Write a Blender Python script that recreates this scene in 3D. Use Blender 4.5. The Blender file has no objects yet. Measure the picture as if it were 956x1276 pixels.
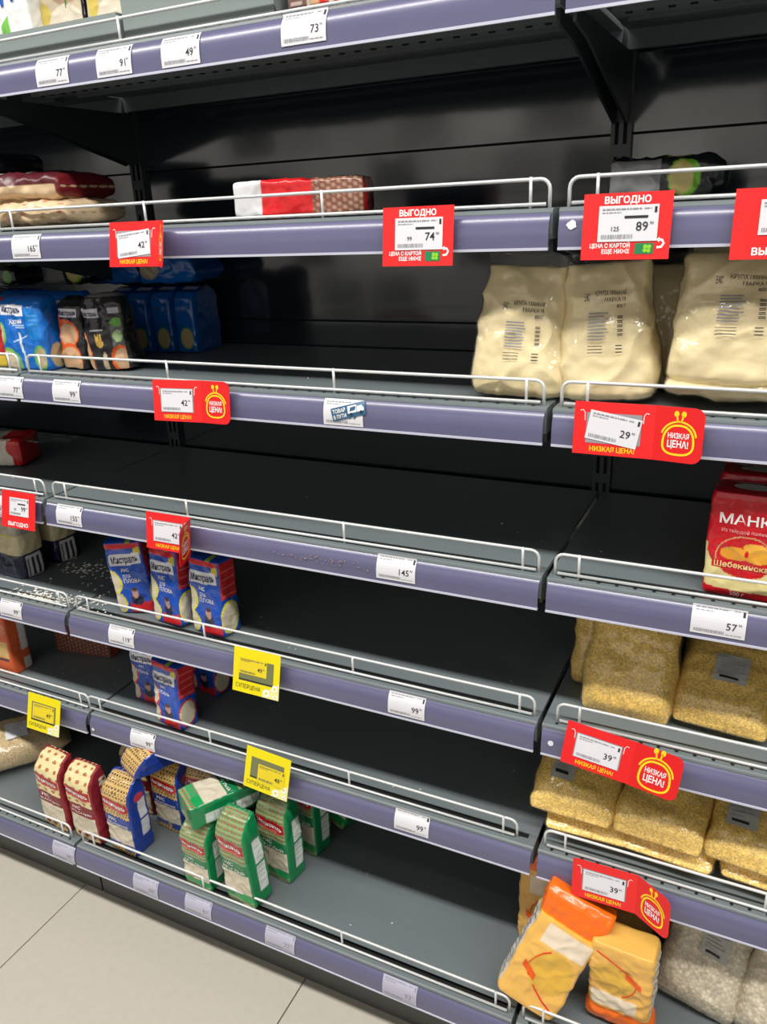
import bpy, math, random
import numpy as np
from mathutils import Vector, Matrix, Euler, noise

# ------------------------------------------------------------------ camera, world, light, exposure
scn = bpy.context.scene
COL = scn.collection
cam_d = bpy.data.cameras.new('camera')
cam_d.sensor_fit = 'HORIZONTAL'; cam_d.sensor_width = 36.0
cam_d.lens = 36.0 * 981.6 / 956.0
cam_d.clip_start = 0.02
cam = bpy.data.objects.new('camera', cam_d); COL.objects.link(cam)
_y, _p, _r = math.radians(-26.774), math.radians(-20.857), math.radians(-2.658)
_f = Vector((math.sin(_y)*math.cos(_p), math.cos(_y)*math.cos(_p), math.sin(_p)))
_rt = _f.cross(Vector((0, 0, 1))).normalized(); _up = _rt.cross(_f)
_c, _s = math.cos(_r), math.sin(_r)
RT, UP = _c*_rt + _s*_up, -_s*_rt + _c*_up
cam.matrix_world = Matrix(((RT.x, UP.x, -_f.x, 1.2577), (RT.y, UP.y, -_f.y, -1.0031), (RT.z, UP.z, -_f.z, 1.4545), (0, 0, 0, 1)))
scn.camera = cam

world = bpy.data.worlds.new('store_air'); scn.world = world; world.use_nodes = True
world.node_tree.nodes['Background'].inputs[0].default_value = (0.80, 0.92, 1.0, 1)
world.node_tree.nodes['Background'].inputs[1].default_value = 0.035

def area(name, loc, sx, sy, power, color=(1, 0.97, 0.92)):
    d = bpy.data.lights.new(name, 'AREA'); d.shape = 'RECTANGLE'; d.size = sx; d.size_y = sy
    d.energy = power; d.color = color
    o = bpy.data.objects.new(name, d); COL.objects.link(o); o.location = loc
    return o
# the aisle's long luminaire line, parallel to the shelving, and the next aisle's line behind it
area('aisle_light_line', (0.6, -1.12, 3.35), 9.0, 0.20, 250)
area('next_aisle_light_line', (0.6, -4.4, 3.35), 9.0, 0.16, 30)
# added unseen fill aimed at the opposite wall; its bounce brightens the packet fronts
bounce_fill = area('added_bounce_fill', (0.6, -1.9, 3.3), 9.0, 0.2, 100); bounce_fill.rotation_euler = (math.radians(-53), 0, 0)
scn.view_settings.view_transform = 'Standard'; scn.view_settings.look = 'None'
scn.view_settings.gamma = 1.0; scn.view_settings.use_curve_mapping = False
scn.view_settings.exposure = 0.0

# ------------------------------------------------------------------ helpers
def lin(c):
    c = np.asarray(c, float)/255.0
    return np.where(c <= 0.04045, c/12.92, ((c+0.055)/1.055)**2.4)
def L4(c): return tuple(lin(c)) + (1.0,)

def link(o, parent=None):
    COL.objects.link(o)
    if parent is not None: o.parent = parent
    return o
def mesh_data(name, verts, faces, mats, fm=None, smooth=False, colors=None):
    me = bpy.data.meshes.new(name)
    me.from_pydata([tuple(v) for v in verts], [], [tuple(int(i) for i in f) for f in faces])
    for m in (mats if isinstance(mats, (list, tuple)) else [mats]): me.materials.append(m)
    if fm is not None: me.polygons.foreach_set('material_index', np.asarray(fm, dtype=np.int32))
    if smooth: me.polygons.foreach_set('use_smooth', np.ones(len(me.polygons), dtype=bool))
    if colors is not None:
        a = me.color_attributes.new('print', 'FLOAT_COLOR', 'POINT')
        c = np.ones((len(verts), 4), np.float32); c[:, :3] = colors
        a.data.foreach_set('color', c.ravel())
    me.update()
    return me
def mobj(name, verts, faces, mats, parent=None, **k):
    return link(bpy.data.objects.new(name, mesh_data(name, verts, faces, mats, **k)), parent)
def inst(name, me, parent=None, loc=(0, 0, 0), rot=(0, 0, 0)):
    o = bpy.data.objects.new(name, me); link(o, parent); o.location = loc; o.rotation_euler = rot
    return o
def thing(name, label, cat, loc=(0, 0, 0), rot=(0, 0, 0), group=None):
    o = bpy.data.objects.new(name, None); o.empty_display_size = 0.02; link(o)
    o.location = loc; o.rotation_euler = rot
    o['label'] = label; o['category'] = cat
    if group: o['group'] = group
    return o
def box_vf(x0, x1, y0, y1, z0, z1):
    v = [(x, y, z) for z in (z0, z1) for y in (y0, y1) for x in (x0, x1)]
    f = [(0, 2, 3, 1), (4, 5, 7, 6), (0, 1, 5, 4), (2, 6, 7, 3), (0, 4, 6, 2), (1, 3, 7, 5)]
    return v, f
class MB:
    def __init__(s): s.v = []; s.f = []; s.m = []
    def add(s, v, f, m=0):
        b = len(s.v); s.v += [tuple(q) for q in v]
        s.f += [tuple(i+b for i in q) for q in f]; s.m += [m]*len(f)
        return s
    def box(s, *a, m=0): return s.add(*box_vf(*a), m)
    def extr(s, prof, x0, x1, m=0, closed=True):      # prof: list of (y,z)
        n = len(prof); v = [(x0, y, z) for y, z in prof] + [(x1, y, z) for y, z in prof]
        r = range(n if closed else n-1)
        f = [(i, (i+1) % n, n+(i+1) % n, n+i) for i in r]
        if closed: f += [tuple(range(n))[::-1], tuple(range(n, 2*n))]
        return s.add(v, f, m)
    def tube(s, pts, rad, m=0, n=8):
        pts = [Vector(p) for p in pts]; v = []; f = []
        k = len(pts); ref = None
        for i, p in enumerate(pts):
            t = ((pts[min(i+1, k-1)] - pts[max(i-1, 0)])).normalized()
            if ref is None:
                ref = Vector((0, 1, 0)) if abs(t.y) < 0.9 else Vector((1, 0, 0))
            a = (ref - t*ref.dot(t)).normalized(); ref = a; b = t.cross(a)
            for j in range(n):
                q = 2*math.pi*j/n
                v.append(p + rad*(math.cos(q)*a + math.sin(q)*b))
        for i in range(k-1):
            for j in range(n):
                f.append((i*n+j, i*n+(j+1) % n, (i+1)*n+(j+1) % n, (i+1)*n+j))
        f.append(tuple(range(n))[::-1]); f.append(tuple(range((k-1)*n, k*n)))
        return s.add(v, f, m)
    def obj(s, name, mats, parent=None, **k): return mobj(name, s.v, s.f, mats, parent, fm=s.m, **k)
    def data(s, name, mats, **k): return mesh_data(name, s.v, s.f, mats, fm=s.m, **k)

# ------------------------------------------------------------------ materials
def mat(name, color=(200, 200, 200), rough=0.5, metal=0.0, coat=0.0, spec=0.5, attr=False,
        noise_amt=0.0, noise_scale=60.0, bump=0.0, bump_scale=80.0, grain=0.0, grain_scale=500.0,
        alpha=None, coat_rough=0.1, speck=0.0, trans=None):
    m = bpy.data.materials.new(name); m.use_nodes = True
    nt = m.node_tree; N = nt.nodes; Lk = nt.links; b = N['Principled BSDF']
    b.inputs['Roughness'].default_value = rough; b.inputs['Metallic'].default_value = metal
    b.inputs['Coat Weight'].default_value = coat; b.inputs['Coat Roughness'].default_value = coat_rough
    b.inputs['Specular IOR Level'].default_value = spec
    tc = N.new('ShaderNodeTexCoord')
    if attr:
        a = N.new('ShaderNodeVertexColor'); a.layer_name = 'print'; src = a.outputs['Color']
    else:
        r = N.new('ShaderNodeRGB'); r.outputs[0].default_value = L4(color); src = r.outputs[0]
    def mixmul(src, fac_socket, lo, hi):
        mr = N.new('ShaderNodeMapRange'); mr.inputs[3].default_value = lo; mr.inputs[4].default_value = hi
        Lk.new(fac_socket, mr.inputs[0])
        mx = N.new('ShaderNodeMix'); mx.data_type = 'RGBA'; mx.blend_type = 'MULTIPLY'; mx.inputs[0].default_value = 1.0
        Lk.new(src, mx.inputs[6]); Lk.new(mr.outputs[0], mx.inputs[7])
        return mx.outputs[2]
    hsrc = None
    if noise_amt:
        n = N.new('ShaderNodeTexNoise'); n.inputs['Scale'].default_value = noise_scale; n.inputs['Detail'].default_value = 5
        Lk.new(tc.outputs['Object'], n.inputs['Vector'])
        src = mixmul(src, n.outputs['Fac'], 1-noise_amt, 1+noise_amt)
    if grain:
        vo = N.new('ShaderNodeTexVoronoi'); vo.inputs['Scale'].default_value = grain_scale
        Lk.new(tc.outputs['Object'], vo.inputs['Vector'])
        sp = N.new('ShaderNodeSeparateColor'); Lk.new(vo.outputs['Color'], sp.inputs[0])
        src = mixmul(src, sp.outputs[0], 1-grain, 1+grain)
        src = mixmul(src, vo.outputs['Distance'], 1.3, 0.75)
        hsrc = vo.outputs['Distance']
    if speck:
        vo2 = N.new('ShaderNodeTexNoise'); vo2.inputs['Scale'].default_value = 900; vo2.inputs['Detail'].default_value = 1
        Lk.new(tc.outputs['Object'], vo2.inputs['Vector'])
        src = mixmul(src, vo2.outputs['Fac'], 1-speck, 1+speck)
    Lk.new(src, b.inputs['Base Color'])
    if bump:
        n = N.new('ShaderNodeTexNoise'); n.inputs['Scale'].default_value = bump_scale; n.inputs['Detail'].default_value = 3
        Lk.new(tc.outputs['Object'], n.inputs['Vector'])
        bp = N.new('ShaderNodeBump'); bp.inputs['Strength'].default_value = 1.0; bp.inputs['Distance'].default_value = bump
        Lk.new(n.outputs['Fac'], bp.inputs['Height']); Lk.new(bp.outputs[0], b.inputs['Normal'])
        Lk.new(bp.outputs[0], b.inputs['Coat Normal'])
    elif hsrc is not None:
        bp = N.new('ShaderNodeBump'); bp.inputs['Strength'].default_value = 0.6; bp.inputs['Distance'].default_value = -0.0008
        Lk.new(hsrc, bp.inputs['Height']); Lk.new(bp.outputs[0], b.inputs['Normal'])
    if trans is not None:                       # thin clear plastic film: see-through, slightly hazy, with a sharp gloss
        tr = N.new('ShaderNodeBsdfTransparent'); gl = N.new('ShaderNodeBsdfGlossy'); gl.inputs['Roughness'].default_value = rough
        hz = N.new('ShaderNodeMixShader'); hz.inputs[0].default_value = trans
        Lk.new(tr.outputs[0], hz.inputs[1]); Lk.new(b.outputs[0], hz.inputs[2])
        mx = N.new('ShaderNodeMixShader'); lw = N.new('ShaderNodeLayerWeight'); lw.inputs[0].default_value = 0.5
        fz = N.new('ShaderNodeMapRange'); fz.inputs[1].default_value = 0.25; fz.inputs[3].default_value = 0.08; fz.inputs[4].default_value = 0.30
        Lk.new(lw.outputs['Facing'], fz.inputs[0])
        if bump: Lk.new(bp.outputs[0], lw.inputs['Normal']); Lk.new(bp.outputs[0], gl.inputs['Normal'])
        Lk.new(fz.outputs[0], mx.inputs[0]); Lk.new(hz.outputs[0], mx.inputs[1]); Lk.new(gl.outputs[0], mx.inputs[2])
        Lk.new(mx.outputs[0], N['Material Output'].inputs[0])
    return m
M = dict(
    board=mat('graphite_powder_coat', (108, 117, 120), 0.42, noise_amt=0.08, noise_scale=9, speck=0.12),
    panel=mat('graphite_gloss_panel', (28, 38, 46), 0.11, spec=0.9, coat=0.25, coat_rough=0.06, noise_amt=0.10, noise_scale=4, bump=0.0006, bump_scale=6),
    post=mat('graphite_post', (52, 60, 64), 0.4),
    dark=mat('dark_slot_and_strip', (6, 7, 8), 0.8),
    plinth=mat('plinth_grey', (82, 84, 82), 0.5, noise_amt=0.06, noise_scale=8),
    rail=mat('violet_grey_price_rail', (98, 97, 130), 0.3, coat=0.5, coat_rough=0.22, noise_amt=0.07, noise_scale=14),
    lip=mat('clear_rail_edge', (206, 208, 226), 0.2, coat=0.5),
    wire=mat('zinc_wire', (222, 224, 224), 0.32, metal=0.3),
    tile=mat('beige_stone_tile', (188, 182, 170), 0.38, noise_amt=0.07, noise_scale=55, speck=0.05),
    grout=mat('dark_grout', (70, 64, 58), 0.8),
    wallfar=None,
    ceil=mat('ceiling_grey', (150, 150, 148), 0.8),
    paper=mat('white_paper', (226, 226, 232), 0.4, coat=0.25),
    paperdull=mat('white_paper_behind_frosted_rail', (186, 184, 204), 0.35, coat=0.2),
    ink=mat('black_ink', (38, 38, 44), 0.6),
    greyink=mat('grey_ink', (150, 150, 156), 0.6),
    red=mat('red_card', (236, 30, 32), 0.35, coat=0.2),
    redface=mat('red_card_face', (226, 26, 30), 0.35),
    yellow=mat('yellow_card', (240, 222, 10), 0.35, coat=0.2),
    yellowslip=mat('yellow_slip', (232, 208, 40), 0.4),
    olive=mat('grey_green_window', (118, 122, 84), 0.3),
    gold=mat('yellow_print', (252, 214, 30), 0.4),
    white=mat('white_print', (244, 244, 244), 0.4),
    green=mat('green_print', (34, 130, 80), 0.4),
    lime=mat('lime_print', (140, 210, 50), 0.4),
    teal=mat('blue_sticker', (44, 92, 128), 0.4),
    navy=mat('navy_print', (26, 30, 84), 0.45),
    pack=mat('printed_film', attr=True, rough=0.26, coat=0.3, bump=0.0012, bump_scale=55),
    packmat=mat('printed_film_dull', attr=True, rough=0.4, coat=0.1, bump=0.001, bump_scale=50),
    millet=mat('millet_grain', (246, 206, 104), 0.6, grain=0.28, grain_scale=420),
    flour=mat('semolina', (244, 226, 176), 0.8, speck=0.05),
    oats=mat('oat_flakes', (214, 202, 176), 0.7, grain=0.22, grain_scale=190),
    barley=mat('pale_groats', (206, 182, 136), 0.7, grain=0.2, grain_scale=330),
    rice=mat('rice_grain', (236, 233, 222), 0.5),
    crumb=mat('brown_crumb', (168, 140, 110), 0.8),
    film=mat('clear_film', (245, 245, 240), 0.20, bump=0.007, bump_scale=34, trans=0.04),
    filmhard=mat('clear_film_crumpled', (240, 240, 236), 0.16, bump=0.008, bump_scale=36, trans=0.05),
    tag=mat('printed_translucent_tag', (178, 178, 172), 0.4, noise_amt=0.15, noise_scale=260),
    tray=mat('grey_tray', (138, 148, 146), 0.25, bump=0.002, bump_scale=8),
)
def goods_front():
    """the opposite shelving seen from afar: rows of differently coloured goods"""
    m = mat('opposite_goods', (200, 190, 172), 0.6); N = m.node_tree.nodes; Lk = m.node_tree.links
    tc = N.new('ShaderNodeTexCoord'); mp = N.new('ShaderNodeMapping'); mp.inputs['Rotation'].default_value = (math.radians(90), 0, 0)
    br = N.new('ShaderNodeTexBrick'); br.inputs['Scale'].default_value = 1.0; br.inputs['Brick Width'].default_value = 0.42; br.inputs['Row Height'].default_value = 0.36
    br.inputs['Color1'].default_value = L4((246, 246, 242)); br.inputs['Color2'].default_value = L4((40, 38, 40)); br.inputs['Mortar'].default_value = L4((210, 206, 200)); br.inputs['Mortar Size'].default_value = 0.03
    Lk.new(tc.outputs['Object'], mp.inputs['Vector']); Lk.new(mp.outputs[0], br.inputs['Vector']); Lk.new(br.outputs['Color'], N['Principled BSDF'].inputs['Base Color'])
    return m
M['wallfar'] = goods_front()
ZB = [1.65139, 1.40192, 1.15350, 0.90536, 0.65580, 0.40559, 0.1300]      # bottom edge of each price rail, top to bottom
ST = 0.048                                                              # shelf top above that edge
YB = -0.1075                                                            # the bottom shelf stands this far forward
ORD = ['topmost', 'second', 'third', 'fourth', 'fifth', 'sixth', 'bottom']
BAY = {-1: 'left', 0: 'middle', 1: 'right'}
def ztop(k): return ZB[k-1] + ST
def zbot(k): return ZB[k-1]

# ------------------------------------------------------------------ setting
def structure(o): o['kind'] = 'structure'; return o
fl = structure(MB().box(-4.0, 5.0, -3.2, 0.6, -0.05, -0.004).obj('floor', M['grout']))
TS = 0.606
tile_me = MB().box(0.0015, TS-0.0015, 0.0015, TS-0.0015, -0.004, 0.0).data('tile', M['tile'])
for i in range(-3, 4):
    for j in range(-3, 1):
        inst('tile', tile_me, fl, (-0.0551 + i*TS, -0.02 + j*TS, 0))
structure(MB().box(-4.0, 5.0, -3.2, -3.1, 0, 2.45).obj('wall_opposite', M['wallfar']))

# shelving frame: back panels, slotted posts, plinths
fr = thing('shelving_frame', 'graphite gondola frame with glossy back panels, slotted posts behind the shelves', 'shelving', (0.5, 0.41, 0))
def fpart(o): o.location = Vector(o.location) - Vector((0.5, 0.41, 0)); return o
pm = MB().box(0.014, 0.986, 0.413, 0.420, 0.002, 0.298).data('back_panel', M['panel'])
for b in (-1, 0, 1):
    for k in range(6):
        fpart(inst('back_panel', pm, fr, (b, 0, 0.053 + 0.3*k)))
fpart(MB().box(-1.0, 2.0, 0.424, 0.432, 0.0, 1.86).obj('core_panel', M['dark'], fr))
mb = MB()
xs = [-0.016, -0.0095, -0.0035, 0.0035, 0.0095, 0.016]
z = 0.02
while z < 1.86:
    for c in range(5):
        slot = c in (1, 3)
        a0, a1 = (z, z+0.018) if slot else (z, z+0.05)
        mb.add([(xs[c], 0.402, a0), (xs[c+1], 0.402, a0), (xs[c+1], 0.402, a1), (xs[c], 0.402, a1)], [(0, 1, 2, 3)])
        if slot: mb.add([(xs[c], 0.409, z), (xs[c+1], 0.409, z), (xs[c+1], 0.409, z+0.05), (xs[c], 0.409, z+0.05)], [(0, 1, 2, 3)], 1)
    z += 0.05
for sx in (-0.016, 0.016):
    mb.add([(sx, 0.402, 0.02), (sx, 0.424, 0.02), (sx, 0.424, 1.87), (sx, 0.402, 1.87)], [(0, 1, 2, 3)])
post_me = mb.data('slotted_post', [M['post'], M['dark']])
for x in (-1, 0, 1, 2): fpart(inst('slotted_post', post_me, fr, (x, 0, 0)))
pl_me = MB().box(0.003, 0.997, -0.0525, -0.046, 0.0-ZB[6], 0.138-ZB[6]).data('plinth', M['plinth'])

# ------------------------------------------------------------------ shelves
def _rail_profile():
    pts = [(-0.0006, 0.0)]; y, z = -0.0008, 0.006; pts.append((y, z))
    n = 22; dz = (0.0425-0.006)/n
    for i in range(n):
        q = (i+0.5)/n; ang = math.radians(60*max(0.0, (q-0.18)/0.82)**1.7)
        y += math.tan(ang)*dz; z += dz; pts.append((y, z))
    k = 0.0092/pts[-1][0]
    return [(yy*k if yy > 0 else yy, zz) for yy, zz in pts]
RP = _rail_profile()                                    # price rail face (y,z)
def rail_y(z):
    return float(np.interp(z, [q[1] for q in RP], [q[0] for q in RP]))
def bracket_data(y0):
    pr = [(y0+0.03, 0.012), (0.4015, 0.012), (0.4015, -0.078), (0.385, -0.085), (0.36, -0.078), (y0+0.10, -0.012), (y0+0.03, -0.004)]
    return MB().extr(pr, -0.002, 0.002).data('bracket', M['post'])
def shelf_meshes(y0):
    d = {}
    top = [(y0+0.0102, 0.018), (y0+0.0098, 0.0435), (y0+0.0108, 0.0464), (y0+0.0135, ST), (0.4015, ST), (0.4015, 0.016),
           (0.39, 0.016), (0.39, 0.042), (y0+0.045, 0.042), (y0+0.045, 0.012), (y0+0.0125, 0.012)]
    mb = MB(); mb.extr(top, 0.004, 0.996)
    d['board'] = mb.data('board', M['board'])
    mb = MB(); ya = y0 + 0.13
    mb.extr([(ya, 0.042), (ya, 0.018), (ya+0.035, 0.018), (ya+0.035, 0.042)], 0.03, 0.97)
    mb.extr([(ya+0.11, 0.042), (ya+0.11, 0.026), (ya+0.135, 0.026), (ya+0.135, 0.042)], 0.03, 0.97)
    for i in range(37):
        x = 0.05 + i*0.025
        mb.box(x-0.004, x+0.004, ya+0.004, ya+0.010, 0.0165, 0.0182, m=1)
    d['stiffener'] = mb.data('stiffener', [M['board'], M['dark']])
    prof = [(y+y0, z) for y, z in RP]; back = [(y+0.0022, z) for y, z in prof][::-1]
    d['rail'] = MB().extr(prof, 0.006, 0.994, closed=False).extr(back, 0.006, 0.994, closed=False).data('price_rail', M['rail'], smooth=True)
    d['lip'] = MB().extr([(y0-0.0016, -0.0006), (y0-0.0018, 0.0026), (y0+0.002, 0.0030), (y0+0.002, -0.0006)], 0.006, 0.994).data('rail_edge', M['lip'])
    mb = MB()
    for i in range(39):
        x = 0.025 + i*0.025; yy = y0 + 0.0195
        v = [(x+0.0028*math.cos(q*math.pi/4), yy+0.0028*math.sin(q*math.pi/4), ST+0.0003) for q in range(8)]
        mb.add(v, [tuple(range(8))])
    d['holes'] = mb.data('hole_row', M['dark'])
    d['dark_strip'] = MB().box(0.018, 0.982, y0+0.0285, y0+0.0385, ST-0.001, ST+0.0003).data('front_dark_strip', M['dark'])  # flat strip; shade of the gap behind the lower wire put in as dark colour
    yw = y0 + 0.0255; r = 0.0024; zt = 0.0815; mb = MB()
    pts = [(0.012, yw, ST-0.004), (0.012, yw, zt-0.012)]
    pts += [(0.012+0.012*(1-math.cos(a)), yw, zt-0.012+0.012*math.sin(a)) for a in (0.4, 0.8, 1.2)]
    pts += [(0.024, yw, zt), (0.976, yw, zt)]
    pts += [(0.976+0.012*math.sin(a), yw, zt-0.012*(1-math.cos(a))) for a in (0.4, 0.8, 1.2)]
    pts += [(0.988, yw, zt-0.012), (0.988, yw, ST-0.004)]
    mb.tube(pts, r); mb.tube([(0.016, yw-0.003, ST+0.0045), (0.984, yw-0.003, ST+0.0045)], r)
    d['wire'] = mb.data('wire_guard', M['wire'], smooth=True)
    d['up'] = MB().tube([(0, yw-0.0015, ST-0.004), (0, yw-0.0015, zt+0.003)], 0.0021).data('upright', M['wire'], smooth=True)
    d['bracket'] = bracket_data(y0)
    return d
SM = {0: shelf_meshes(0.0), 1: shelf_meshes(YB)}
WIRE_SHIFT = {(0, 6): -0.024, (1, 5): 0.012, (-1, 7): -0.012, (0, 3): 0.0, (0, 5): 0.0}
for b in (-1, 0, 1):
    for k in range(1, 8):
        S = SM[1 if k == 7 else 0]; y0 = YB if k == 7 else 0.0
        t = thing('shelf', 'graphite steel shelf with violet price rail, %s level of the %s bay' % (ORD[k-1], BAY[b]), 'shelf', (b, 0, ZB[k-1]), group='gondola shelves')
        inst('board', S['board'], t); inst('price_rail', S['rail'], t); inst('rail_edge', S['lip'], t)
        if b != 0 or k < 4: h = inst('hole_row', S['holes'], t); h['kind'] = 'stuff'
        if b == 0 or (b == 1 and k == 4): inst('front_dark_strip', S['dark_strip'], t)
        if k == 7: inst('plinth', pl_me, t)
        if k < 7:
            inst('stiffener', S['stiffener'], t)
            inst('bracket', S['bracket'], t, (0.0095, 0, 0)); inst('bracket', S['bracket'], t, (0.9905, 0, 0))
        w = inst('wire_guard', S['wire'], t, (WIRE_SHIFT.get((b, k), 0.0), 0, 0))
        for x in (0.046, 0.345, 0.666, 0.964): inst('upright', S['up'], w, (x, 0, 0))

# ------------------------------------------------------------------ lettering
_tc = {}
def text_mesh(s, bold=0.0):
    """triangles of a string, cap height 1, x from 0"""
    key = (s, bold)
    if key not in _tc:
        cu = bpy.data.curves.new('txt', 'FONT'); cu.body = s; cu.size = 1.0; cu.offset = bold; cu.resolution_u = 2
        cu.fill_mode = 'FRONT'
        o = bpy.data.objects.new('txt', cu); COL.objects.link(o)
        dg = bpy.context.evaluated_depsgraph_get()
        me = bpy.data.meshes.new_from_object(o.evaluated_get(dg))
        v = np.array([tuple(q.co)[:2] for q in me.vertices]) if len(me.vertices) else np.zeros((0, 2))
        f = [tuple(p.vertices) for p in me.polygons]
        bpy.data.objects.remove(o); bpy.data.curves.remove(cu); bpy.data.meshes.remove(me)
        if len(v): v[:, 0] -= v[:, 0].min()
        v /= 0.729
        _tc[key] = (v, f)
    return _tc[key]
def text_flat(mb, s, cx, cy, h, m=0, bold=0.0, width=None, align='c', shear=0.0, rot=0.0, fn=None):
    """add a string to an MB; 2-D position (cx,cy) is the middle of the cap height; fn maps 2-D to 3-D"""
    v, f = text_mesh(s, bold)
    if not len(v): return
    v = v.copy(); W = v[:, 0].max(); sx = h if width is None else width/W
    v[:, 0] += shear*v[:, 1]
    x = v[:, 0]*sx; y = (v[:, 1]-0.5)*h
    x = x - {'c': W*sx/2, 'l': 0, 'r': W*sx}[align]
    c, q = math.cos(rot), math.sin(rot)
    X = cx + c*x - q*y; Y = cy + q*x + c*y
    mb.add([fn(a, b) for a, b in zip(X, Y)], f, m)
def quad_flat(mb, x0, x1, y0, y1, m, fn, nx=1, ny=1):
    v = [fn(x0+(x1-x0)*i/nx, y0+(y1-y0)*j/ny) for j in range(ny+1) for i in range(nx+1)]
    f = [(j*(nx+1)+i, j*(nx+1)+i+1, (j+1)*(nx+1)+i+1, (j+1)*(nx+1)+i) for j in range(ny) for i in range(nx)]
    mb.add(v, f, m)
def ribbon(mb, pts, w, m, fn, closed=False):
    n = len(pts); v = []
    for i in range(n):
        a = pts[(i-1) % n] if closed or i else pts[i]; b = pts[(i+1) % n] if closed or i < n-1 else pts[i]
        dx, dy = b[0]-a[0], b[1]-a[1]; l = math.hypot(dx, dy) or 1
        nx, ny = -dy/l*w/2, dx/l*w/2
        v += [fn(pts[i][0]+nx, pts[i][1]+ny), fn(pts[i][0]-nx, pts[i][1]-ny)]
    f = [(2*i, 2*i+1, 2*((i+1) % n)+1, 2*((i+1) % n)) for i in range(n if closed else n-1)]
    mb.add(v, f, m)
def disc(mb, cx, cy, rx, ry, m, fn, n=14):
    mb.add([fn(cx+rx*math.cos(2*math.pi*i/n), cy+ry*math.sin(2*math.pi*i/n)) for i in range(n)], [tuple(range(n))], m)
def fine_print(mb, x0, x1, y, m, fn, h=0.0013, seed=0, gap=0.35):
    r = random.Random(seed); x = x0
    while x < x1:
        w = r.uniform(0.002, 0.007); w = min(w, x1-x)
        if w > 0.0008: quad_flat(mb, x, x+w, y-h/2, y+h/2, m, fn)
        x += w + 0.0011
def barcode(mb, x0, x1, y0, y1, m, fn, seed=1):
    r = random.Random(seed); x = x0
    while x < x1:
        w = r.uniform(0.0004, 0.0014)
        quad_flat(mb, x, min(x+w, x1), y0, y1, m, fn); x += w + r.uniform(0.0005, 0.0012)

# ------------------------------------------------------------------ white price labels in the rails
LW, LH = 0.067, 0.038
def price_label(x, k, price, label, sup='90', tilt=0.0, zoff=0.0, dark=0.0, big=1.0, blank=False):
    y0 = YB if k == 7 else 0.0; zb = zbot(k) + 0.0045 + zoff
    t = thing('price_label', label, 'price label', (x, y0, zb), group='white price labels in the shelf rails')
    c, s = math.cos(tilt), math.sin(tilt)
    def F(off):
        def fn(a, b):
            A, B = a*c - b*s, a*s + b*c
            return (A, rail_y(B + 0.0045 + zoff) - off, B)
        return fn
    mb = MB(); quad_flat(mb, -LW/2, LW/2, 0, LH, 0, F(0.0012), 2, 10)
    mb.obj('paper_slip', M['paper'] if k < 7 else M['paperdull'], t)
    g = F(0.0016); mb = MB()
    fine_print(mb, -0.029, 0.012, LH-0.0035, 0, g, 0.0016, seed=k*7+int(x*100))
    fine_print(mb, -0.029, -0.006, LH-0.0065, 0, g, 0.0011, seed=k*3)
    barcode(mb, -0.029, 0.008, 0.0035, 0.0078, 0, g, seed=k)
    fine_print(mb, 0.010, 0.029, 0.0042, 0, g, 0.0009, seed=k+5)
    fine_print(mb, 0.018, 0.025, LH-0.0035, 0, g, 0.0012, seed=k+9)
    fp = mb.obj('fine_print', M['greyink'], t); fp['kind'] = 'stuff'
    mb = MB()
    quad_flat(mb, 0.0285, 0.0315, LH-0.0085, LH-0.0025, 0, g)
    text_flat(mb, price, 0.023, 0.0158, 0.0098*big, 0, 0.006, align='r', fn=g)
    text_flat(mb, sup, 0.0245, 0.0195, 0.0032, 0, 0.0, align='l', fn=g)
    mb.obj('price_lettering', M['ink'] if k < 7 else M['greyink'], t)
    return t
PL = [
    (0.224, 1, '77', 'white price label under the cream soup pouches, first on the topmost rail', 0),
    (0.348, 1, '91', 'white price label on the topmost rail below the end of the first grey tray', 0),
    (0.470, 1, '49', 'white price label on the topmost rail below the second, glossy grey tray', 0),
    (0.669, 1, '73', 'white price label below the brown carton on the topmost rail', 0.004),
    (0.096, 2, '165', 'white price label reading 165 under the stacked beige bags', 0),
    (-0.018, 3, '77', 'white price label reading 77 under the bright blue rice packet', 0.001),
    (0.126, 3, '99', 'white price label reading 99 below the black rice packets', 0.001),
    (0.692, 3, '79', 'white price label half covered by a blue delivery van sticker', 0),
    (-0.134, 4, '59', 'white price label at the picture edge beside the small red tag', 0),
    (0.070, 4, '155', 'white price label reading 155 on the fourth rail', 0.003),
    (0.768, 4, '145', 'white price label reading 145 on the empty fourth shelf', 0.004),
    (1.235, 4, '57', 'white price label reading 57 under the red semolina packs', 0.004),
    (-0.166, 5, '99', 'white price label reading 99 below the spilled rice grains', 0.004),
    (0.150, 5, '119', 'white price label reading 119 below the three blue rice packs', 0.003),
    (0.777, 5, '99', 'white price label on the empty fifth rail, past the yellow tag', 0.003),
    (0.156, 6, '99', 'white price label on the sixth rail above the blue dotted rice pack', 0.004),
    (0.778, 6, '99', 'white price label on the empty sixth rail, past the second yellow tag', 0.006),
    (-0.030, 7, '99', 'pale price label at the end of the bottom rail under the burgundy packs', 0.003),
    (0.206, 7, '99', 'pale price label on the bottom rail below the blue rice packs', 0.003),
    (0.344, 7, '91', 'pale price label on the bottom rail under the lying green pack', 0.006),
    (0.540, 7, '77', 'pale price label on the bottom rail right of the green packs', 0.006),
    (0.793, 7, '93', 'white price label reading 93 on the empty bottom rail', 0.004),
]
for x, k, pr, lb, zo in PL: price_label(x, k, pr, lb, zoff=zo if k < 7 else zo - 0.003, big=1.0)
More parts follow.
